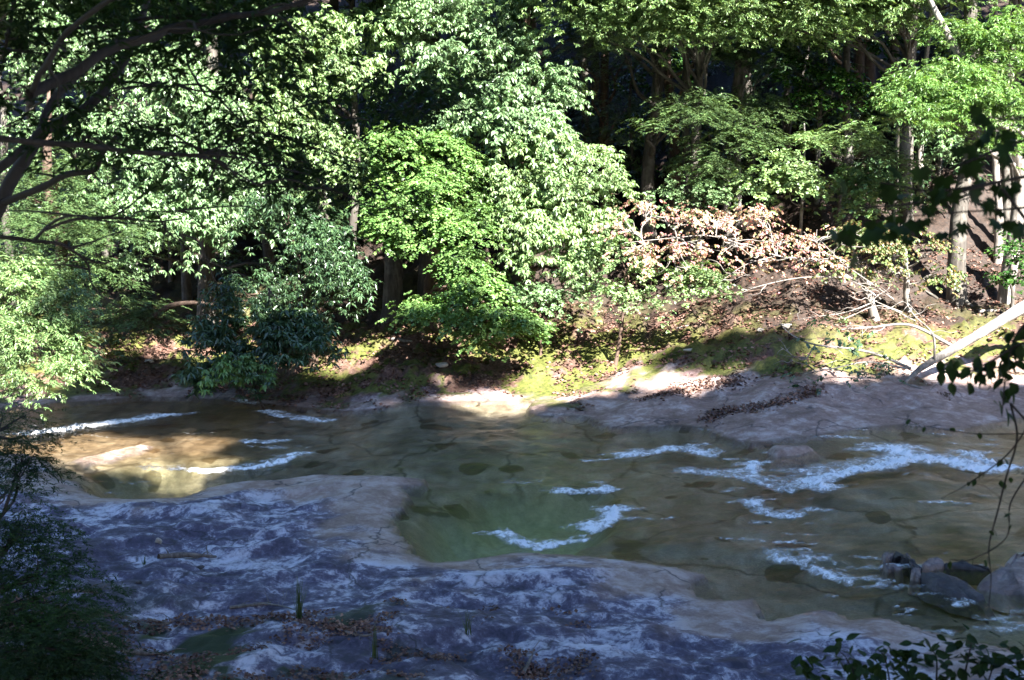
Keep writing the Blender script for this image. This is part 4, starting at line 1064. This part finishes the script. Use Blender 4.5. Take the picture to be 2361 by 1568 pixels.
log('fallen_log', 'orange-brown log on the far slope below the green shrub', [(1590, 706), (1650, 694), (1760, 672)], .06, 'bark_brown', 2)
log('fallen_log', 'pale stick on the litter slope under the maple bough', [(905, 785), (930, 792), (950, 790)], .06, 'bark_pale', 1)
log('fallen_log', 'arched brown log at the foot of the dark left slope', [(345, 735, 34), (395, 705, 34), (450, 698, 34), (490, 702, 34)], .08, 'bark_brown', 2, free=True)
log('fallen_branch', 'long bare pale branch trailing down the mossy bank', [(1560, 760), (1680, 715), (1800, 700), (1900, 690)], .025, 'bark_pale', 4)
log('fallen_log', 'pale log lying right of the mossy roots', [(2255, 722), (2290, 721), (2330, 718)], .05, 'bark_pale', 1)

# ------------------------------------------------------------------ leaf litter
def litter(pts, size, jit=.0):
    n = len(pts)
    z = gz(pts[:, 0], pts[:, 1]) + .012 + rng.uniform(0, .02, n)
    pos = np.column_stack([pts, z])
    return leaves(pos, rng.uniform(0, 6.28, n), rng.normal(0, .35, n), rng.normal(0, .45, n), rng.uniform(.6, 1.25, n) * size, 'round')
def sample(cond, n, x0, x1, y0, y1):
    out = []
    while sum(map(len, out)) < n:
        p = np.column_stack([rng.uniform(x0, x1, 4 * n), rng.uniform(y0, y1, 4 * n)])
        out.append(p[cond(p[:, 0], p[:, 1])])
    return np.vstack(out)[:n]
def far_cond(x, y):
    d = seg_dist(x, y, far_w); s = .15 + 2.95 * sstep(.5, 4.5, x)
    return (~inside(x, y, water_poly)) & (seg_dist(x, y, near_w) > d) & (d - s + .9 * fbm(x * .9, y * .9, 61, 4) > .3 - .6 * rng.uniform(0, 1, len(x)) ** 3) & (fbm(x * .8, y * .8, 151, 3) + .45 * rng.uniform(0, 1, len(x)) > .1 + .22 * sstep(-1, 2, x) * sstep(3.5, 1.5, d - s))
o = place('leaf_litter', *litter(sample(far_cond, 21000, -12, 15.5, 28, 39), .10), M['litter'], kind='stuff')
tag(o, 'dead brown leaves strewn over the far bank')
def near_cond(x, y):
    w = (y < 15.8 + .15 * x) & (x < 1.0)
    f = fbm(x * .9, y * 1.3, 161, 4) + .45 * sstep(-1, -5, x) + .2 * sstep(14, 12, y)
    return w & (f > .30 + .2 * rng.uniform(0, 1, len(x)))
o = place('leaf_litter', *litter(sample(near_cond, 12000, -8.5, 1.2, 10.5, 17), .055), M['litter'], kind='stuff')
tag(o, 'dead leaves and scraps caught on the mossy near rock')
seam = [on_ground(*p)[:2] for p in ((1632, 974), (1650, 955), (1690, 946), (1760, 940), (1810, 930), (1850, 912), (1890, 898))]
def along(P, n, w):
    P = np.array(P); k = rng.uniform(0, len(P) - 1.001, n); i = k.astype(int); f = (k - i)[:, None]
    return P[i] * (1 - f) + P[i + 1] * f + rng.normal(0, 1, (n, 2)) * np.asarray(w)
pl = [on_ground(*p)[:2] for p in ((1490, 920), (1560, 905), (1640, 885), (1720, 880))]
hol = [on_ground(*p)[:2] for p in ((785, 1452), (830, 1456), (890, 1455))]
pb = [on_ground(*p)[:2] for p in ((1200, 1556), (1225, 1550), (1240, 1560))]
tus = [on_ground(*p)[:2] for p in ((680, 1430), (760, 1445), (830, 1452))]
o = place('leaf_litter', *litter(np.vstack([along(seam, 900, .16), along(pl, 900, .22)]), .085), M['litter'], kind='stuff')
tag(o, 'brown leaves drifted along the crack of the far rock shelf')
o = place('leaf_litter', *litter(np.vstack([along(hol, 260, .1), along(pb, 200, .1), along(tus, 260, .12)]), .05), M['litter'], kind='stuff')
tag(o, 'dead leaves gathered in hollows of the near slab')

# ------------------------------------------------------------------ grass tussocks
def tussock(label, dx, dy, h, n, w):
    p = on_ground(dx, dy)
    t = thing('grass_tussock', label, 'grass', p)
    mb = MB()
    for k in range(n):
        a = rng.uniform(0, 6.28); q = rng.uniform(.02, w); hh = h * rng.uniform(.55, 1)
        e = p + [q * math.cos(a), q * math.sin(a), hh]
        s = p + [rng.normal(0, .02), rng.normal(0, .02), -.02]
        P = np.array([s, s * .5 + e * .5 + [0, 0, hh * .12], e])
        Cc = catmull(P, 6); wd = np.linspace(.006, .0008, 6)[:, None] * np.array([math.cos(a + 1.5), math.sin(a + 1.5), 0])
        V = np.vstack([Cc - wd, Cc + wd]); F = np.array([[i, i + 1, i + 7, i + 6] for i in range(5)])
        mb.add(V, F)
    place('blades', *mb.get(), M['grass'], t, kind='stuff')
tussock('tall thin grass tussock growing from the slab in the lower left', 690, 1432, .62, 46, .16)
tussock('small wispy grass tuft near the middle of the bottom slab', 1075, 1465, .3, 14, .12)
tussock('very thin pale grass stalks at the bottom left of centre', 862, 1520, .5, 10, .06)
tussock('tiny grass tuft beside the short rotten log', 333, 1302, .16, 14, .08)

# ------------------------------------------------------------------ near branches hanging into the picture
def c1(x, y): return (x * .33855, y * .33855)
def sil_branch(parent, pts, w, Y0, Y1, twigs=5, tl=.3, conv=c1):
    """pts in close-up units, w = widths in the same units"""
    n = len(pts)
    P = []; rr = []
    for i, q in enumerate(pts):
        dx, dy = conv(*q); Yd = Y0 + (Y1 - Y0) * i / max(1, n - 1)
        P.append(at(dx, dy, Yd))
    sc = .33855 if conv is c1 else 1.0
    for i, v in enumerate(w):
        Yd = Y0 + (Y1 - Y0) * i / max(1, len(w) - 1); rr.append(v * sc * Yd / FD / 2)
    mb = MB(); C = mb.tube(P, rr, 8, 4 * n, .08)
    for k in range(twigs):
        s = C[rng.integers(len(C) // 4, len(C))]
        e = s + np.array([rng.normal(.12, .3), rng.normal(0, .2), rng.normal(-.02, .12)]) * tl / .3
        mb.tube(wander(s, e, 4, .3), [.008, .005, .002], 4, 8)
    place('limb', *mb.get(), M['bark_dark'], parent, smooth=True)
    return C

nb = gb(-6.6, 6.2)
t = thing('maple_tree', 'dark silhouetted maple whose bent branches cross the upper left corner', 'tree', nb)
mb = MB(); mb.tube([nb - [0, 0, .3], at(-260, 900, 7.2), at(-120, 640, 7.2), at(0, 468, 7.2)], [.16, .13, .10, .05], 9, 20, .06)
place('trunk', *mb.get(), M['bark_dark'], t, smooth=True)
LIMBS = [
    ([(-20, 1430), (60, 1260), (190, 1060), (285, 900), (510, 785), (680, 650), (760, 530), (850, 410), (920, 240), (970, 110), (1020, -40)], [95, 85, 70, 65, 50, 40], 7.2, 7.6, 6),
    ([(-20, 1160), (140, 1030), (270, 900), (310, 780), (390, 650), (560, 480), (700, 360), (800, 270), (850, 190)], [65, 60, 55, 50, 40], 7.4, 7.9, 5),
    ([(200, 640), (330, 575), (520, 490), (680, 375), (860, 295), (1050, 255), (1150, 198), (1380, 155), (1600, 108), (1850, 78), (2160, -20)], [78, 72, 62, 55, 42, 30], 5.6, 6.4, 8),
    ([(-30, 940), (300, 975), (600, 995), (900, 1035), (1200, 1052), (1400, 1075), (1530, 1135), (1750, 1260)], [46, 42, 34, 24, 12], 5.8, 6.6, 8),
    ([(-20, 1400), (100, 1350), (300, 1270), (450, 1190), (640, 1160), (680, 1070), (730, 1000), (790, 930)], [55, 48, 38, 26], 7.2, 7.0, 5),
    ([(225, 620), (260, 520), (330, 420), (430, 250), (540, 150), (700, 30), (780, -20)], [44, 42, 40, 36], 5.6, 5.3, 4),
    ([(-30, 2540), (0, 2590), (230, 2620), (300, 1570), (450, 1510), (600, 1485), (880, 1490), (1050, 1510), (1240, 1490)][3:], [24, 20, 12], 6.6, 6.9, 3),
    ([(880, 1490), (950, 1440), (1100, 1442), (1250, 1430)], [14, 8], 6.8, 7, 3),
    ([(560, 560), (900, 560), (1100, 590), (1330, 575), (1450, 620), (1550, 730), (1620, 800), (1760, 960)], [20, 16, 12, 7], 6.8, 7.4, 7),
    ([(690, 670), (780, 620), (900, 590), (1080, 590)], [18, 12], 7.5, 7.4, 3),
    ([(120, 200), (400, 195), (700, 180), (950, 130), (1250, 110), (1500, 95)], [26, 26, 20], 6.2, 6.6, 5),
    ([(1450, 950), (1560, 890), (1700, 840), (1950, 750), (2230, 690)], [14, 12, 8], 6.8, 7.2, 4),
    ([(1000, 860), (1200, 930), (1330, 1010), (1480, 1110), (1700, 1250), (2000, 1280), (2250, 1330)], [12, 10, 6], 6.7, 7.2, 6),
    ([(340, 420), (360, 620), (340, 760)], [30, 26], 7.8, 8, 2),
    ([(1700, 900), (1950, 930), (2200, 1000), (2360, 1080)], [10, 6], 7, 7.4, 4),
    ([(100, -20), (60, 200), (20, 420)], [30, 22], 6, 6.2, 4),
]
for pts, w, a_, b_, k in LIMBS: sil_branch(t, pts, w, a_, b_, k)
sil_branch(t, [(-20, 545), (30, 549), (78, 556), (135, 562), (170, 580), (203, 610), (213, 658), (257, 698), (300, 716)], [11, 9, 7, 4, 3], 6.8, 7.2, 4, .2, lambda x, y: (x, y))
sil_branch(t, [(78, 556), (112, 520), (150, 500), (200, 497)], [9, 7, 5], 6.85, 6.6, 2, .2, lambda x, y: (x, y))
sil_branch(t, [(420, 540), (455, 555), (480, 600), (540, 625), (620, 665)], [5, 4, 2], 6.85, 7, 4, .2, lambda x, y: (x, y))
STYLE['near'] = ('narrow', .075, 8, .14, 42, .25, .35)
def near_cl(specs, dens=1.0):
    return join([clump(at(a, b_, Yd), (w * Yd / FD, .25, h * Yd / FD), 'near', dens)[0] for a, b_, Yd, w, h in specs])
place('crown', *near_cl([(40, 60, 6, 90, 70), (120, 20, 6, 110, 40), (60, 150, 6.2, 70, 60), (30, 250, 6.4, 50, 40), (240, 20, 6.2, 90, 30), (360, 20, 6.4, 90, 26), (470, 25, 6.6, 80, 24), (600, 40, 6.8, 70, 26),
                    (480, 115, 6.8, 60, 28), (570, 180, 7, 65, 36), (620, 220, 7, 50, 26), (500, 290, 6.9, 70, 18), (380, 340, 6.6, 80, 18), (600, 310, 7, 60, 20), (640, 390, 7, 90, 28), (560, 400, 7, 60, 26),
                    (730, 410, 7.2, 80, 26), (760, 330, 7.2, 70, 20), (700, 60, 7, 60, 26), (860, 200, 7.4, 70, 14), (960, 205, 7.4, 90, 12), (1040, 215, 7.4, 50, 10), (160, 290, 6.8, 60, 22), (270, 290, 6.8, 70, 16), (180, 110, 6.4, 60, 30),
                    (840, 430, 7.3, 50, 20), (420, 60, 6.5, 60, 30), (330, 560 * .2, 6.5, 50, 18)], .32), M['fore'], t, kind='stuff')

STYLE['nearfir'] = ('blade', .05, 26, .2, 60, .1, .35)
# feathery evergreen in the lower left corner
b0 = gb(-4.6, 8.6)
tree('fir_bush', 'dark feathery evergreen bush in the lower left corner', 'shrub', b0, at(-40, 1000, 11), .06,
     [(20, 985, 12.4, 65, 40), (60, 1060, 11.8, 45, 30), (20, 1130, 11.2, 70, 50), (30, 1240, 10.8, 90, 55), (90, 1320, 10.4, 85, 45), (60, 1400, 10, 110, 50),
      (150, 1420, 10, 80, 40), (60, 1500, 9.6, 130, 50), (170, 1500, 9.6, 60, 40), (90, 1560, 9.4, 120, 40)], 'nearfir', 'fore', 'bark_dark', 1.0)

# big leaves close to the camera, each its own leaf
def near_leaf_mesh(name, lobed):
    if lobed:
        ang = np.radians([0, 20, 38, 62, 90, 118, 150, 180, 210, 242, 270, 298, 322, 340])
        rad = np.array([1, .55, .85, .5, .8, .45, .5, .15, .5, .45, .8, .5, .85, .55])
        V = [[0, 0, 0]] + [[.12 + r * .62 * math.cos(a) + .25, r * .62 * math.sin(a), -.12 * r * r] for a, r in zip(ang, rad)]
        n = len(ang); F = np.array([[0, 1 + i, 1 + (i + 1) % n] for i in range(n)])
        V[0] = [.3, 0, .03]
    else:
        xs = np.linspace(0, 1, 6); w = np.array([0, .22, .3, .26, .14, 0])
        V = [[x, -ww, .10 * ww - .12 * x * x] for x, ww in zip(xs, w)] + [[x, 0, -.03 - .12 * x * x] for x in xs] + [[x, ww, .10 * ww - .12 * x * x] for x, ww in zip(xs, w)]
        F = np.array([[i, i + 1, i + 7, i + 6] for i in range(5)] + [[i + 6, i + 7, i + 13, i + 12] for i in range(5)])
    return mesh(name, np.array(V, float), F, M['fore'])
lm_star, lm_oval = near_leaf_mesh('leaf', True), near_leaf_mesh('leaf', False)

def leafy_branch(name, label, base, stems, leaf_me, size, n_per, cat='branch', spread=.5, droop=.5):
    t = thing(name, label, cat, base)
    for pts, w in stems:
        e0 = at(*pts[0]); mb = MB()
        mb.tube([base - [0, 0, .1], base * .45 + e0 * .55 + [.25, -.1, -.1], e0], [w[0] * 2.2, w[0] * 1.5, w[0]], 6, 10)
        place('stem', *mb.get(), M['bark_dark'], t, smooth=True)
        P = [at(*q) for q in pts]
        mb = MB(); C = mb.tube(P, [v for v in w], 6, 5 * len(P))
        place('stem', *mb.get(), M['bark_dark'], t, smooth=True)
        for k in range(n_per):
            s = C[int(rng.uniform(.25, 1) * (len(C) - 1))]
            o = link('leaf', leaf_me, t)
            d = rng.normal(0, 1, 3) * size * spread
            o.location = Vector([float(v) for v in s + d]) - t.location
            o.rotation_euler = (rng.normal(0, .5), droop + rng.normal(0, .4), rng.uniform(0, 6.28))
            z = float(size * rng.uniform(.7, 1.25)); o.scale = (z, z, z)
    return t
base = np.array([3.4, 3.4, float(gz(3.4, 3.4))])
leafy_branch('maple_branch', 'blurred dark maple leaves hanging close to the camera at the right', base,
    [([(2480, 300, 4.4), (2340, 330, 4.4), (2240, 370, 4.3), (2160, 400, 4.3)], [.008, .006, .003]), ([(2480, 380, 4.5), (2300, 420, 4.4), (2150, 440, 4.4), (2030, 420, 4.4)], [.008, .006, .003]),
     ([(2300, 420, 4.4), (2100, 470, 4.3), (1990, 480, 4.3), (1930, 520, 4.3)], [.006, .004, .002]), ([(2480, 260, 4.5), (2330, 275, 4.4), (2240, 290, 4.4)], [.006, .004, .002]),
     ([(2480, 460, 4.3), (2350, 480, 4.3), (2200, 490, 4.3), (2080, 500, 4.4)], [.006, .004, .002])], lm_star, .09, 17, spread=.7, droop=.9)
base = np.array([4.2, 4.6, float(gz(4.2, 4.6))])
leafy_branch('hanging_branch', 'dark leafy twig hanging along the right edge above the rapids', base,
    [([(2480, 760, 5), (2361, 790, 5), (2290, 830, 5), (2230, 860, 5)], [.008, .005, .003]), ([(2400, 720, 5), (2345, 770, 5), (2320, 860, 5), (2310, 960, 5)], [.007, .005, .002]),
     ([(2361, 830, 5), (2280, 850, 5), (2190, 845, 5), (2165, 870, 5)], [.005, .003, .002])], lm_oval, .065, 26, spread=.5, droop=.8)
leafy_branch('hanging_twig', 'thin bare dark twigs dangling down the right edge over the water', base + [.15, .1, 0],
    [([(2330, 930, 5.2), (2345, 1010, 5.2), (2320, 1100, 5.2), (2300, 1180, 5.2), (2280, 1260, 5.2), (2285, 1330, 5.2), (2280, 1400, 5.2)], [.005, .004, .002]),
     ([(2400, 930, 5.2), (2330, 1040, 5.2), (2240, 1110, 5.2), (2170, 1150, 5.2)], [.004, .003, .0015]), ([(2380, 1080, 5.2), (2330, 1160, 5.2), (2320, 1240, 5.2), (2240, 1290, 5.2), (2190, 1290, 5.2)], [.004, .003, .0015]),
     ([(2361, 1000, 5.2), (2250, 1000, 5.2), (2150, 985, 5.2), (2060, 960, 5.2)], [.003, .002, .0015])], lm_oval, .035, 6, spread=.35, droop=1.2)
base = np.array([2.6, 4.4, float(gz(2.6, 4.4))])
leafy_branch('leafy_shrub', 'dark leafy shrub tips poking up along the bottom right edge', base,
    [([(2000, 1640, 6), (1970, 1556, 6), (1950, 1516, 6), (1935, 1501, 6)], [.006, .004, .002]), ([(2060, 1660, 6), (2050, 1566, 6), (2040, 1516, 6), (2025, 1498, 6)], [.006, .004, .002]),
     ([(2180, 1680, 6), (2160, 1600, 6), (2160, 1526, 6), (2150, 1496, 6)], [.007, .005, .002]), ([(2200, 1680, 6), (2220, 1576, 6), (2235, 1506, 6), (2240, 1481, 6)], [.007, .005, .002]),
     ([(2250, 1680, 6), (2270, 1600, 6), (2290, 1536, 6), (2300, 1506, 6)], [.006, .004, .002]), ([(2380, 1680, 6), (2350, 1600, 6), (2350, 1536, 6), (2340, 1511, 6)], [.007, .005, .002]),
     ([(2120, 1680, 6), (2100, 1600, 6), (2090, 1536, 6), (2075, 1506, 6)], [.006, .004, .002]), ([(1860, 1640, 6), (1860, 1566, 6), (1862, 1538, 6)], [.005, .003, .002])], lm_oval, .072, 40, 'shrub', spread=.65, droop=.3)
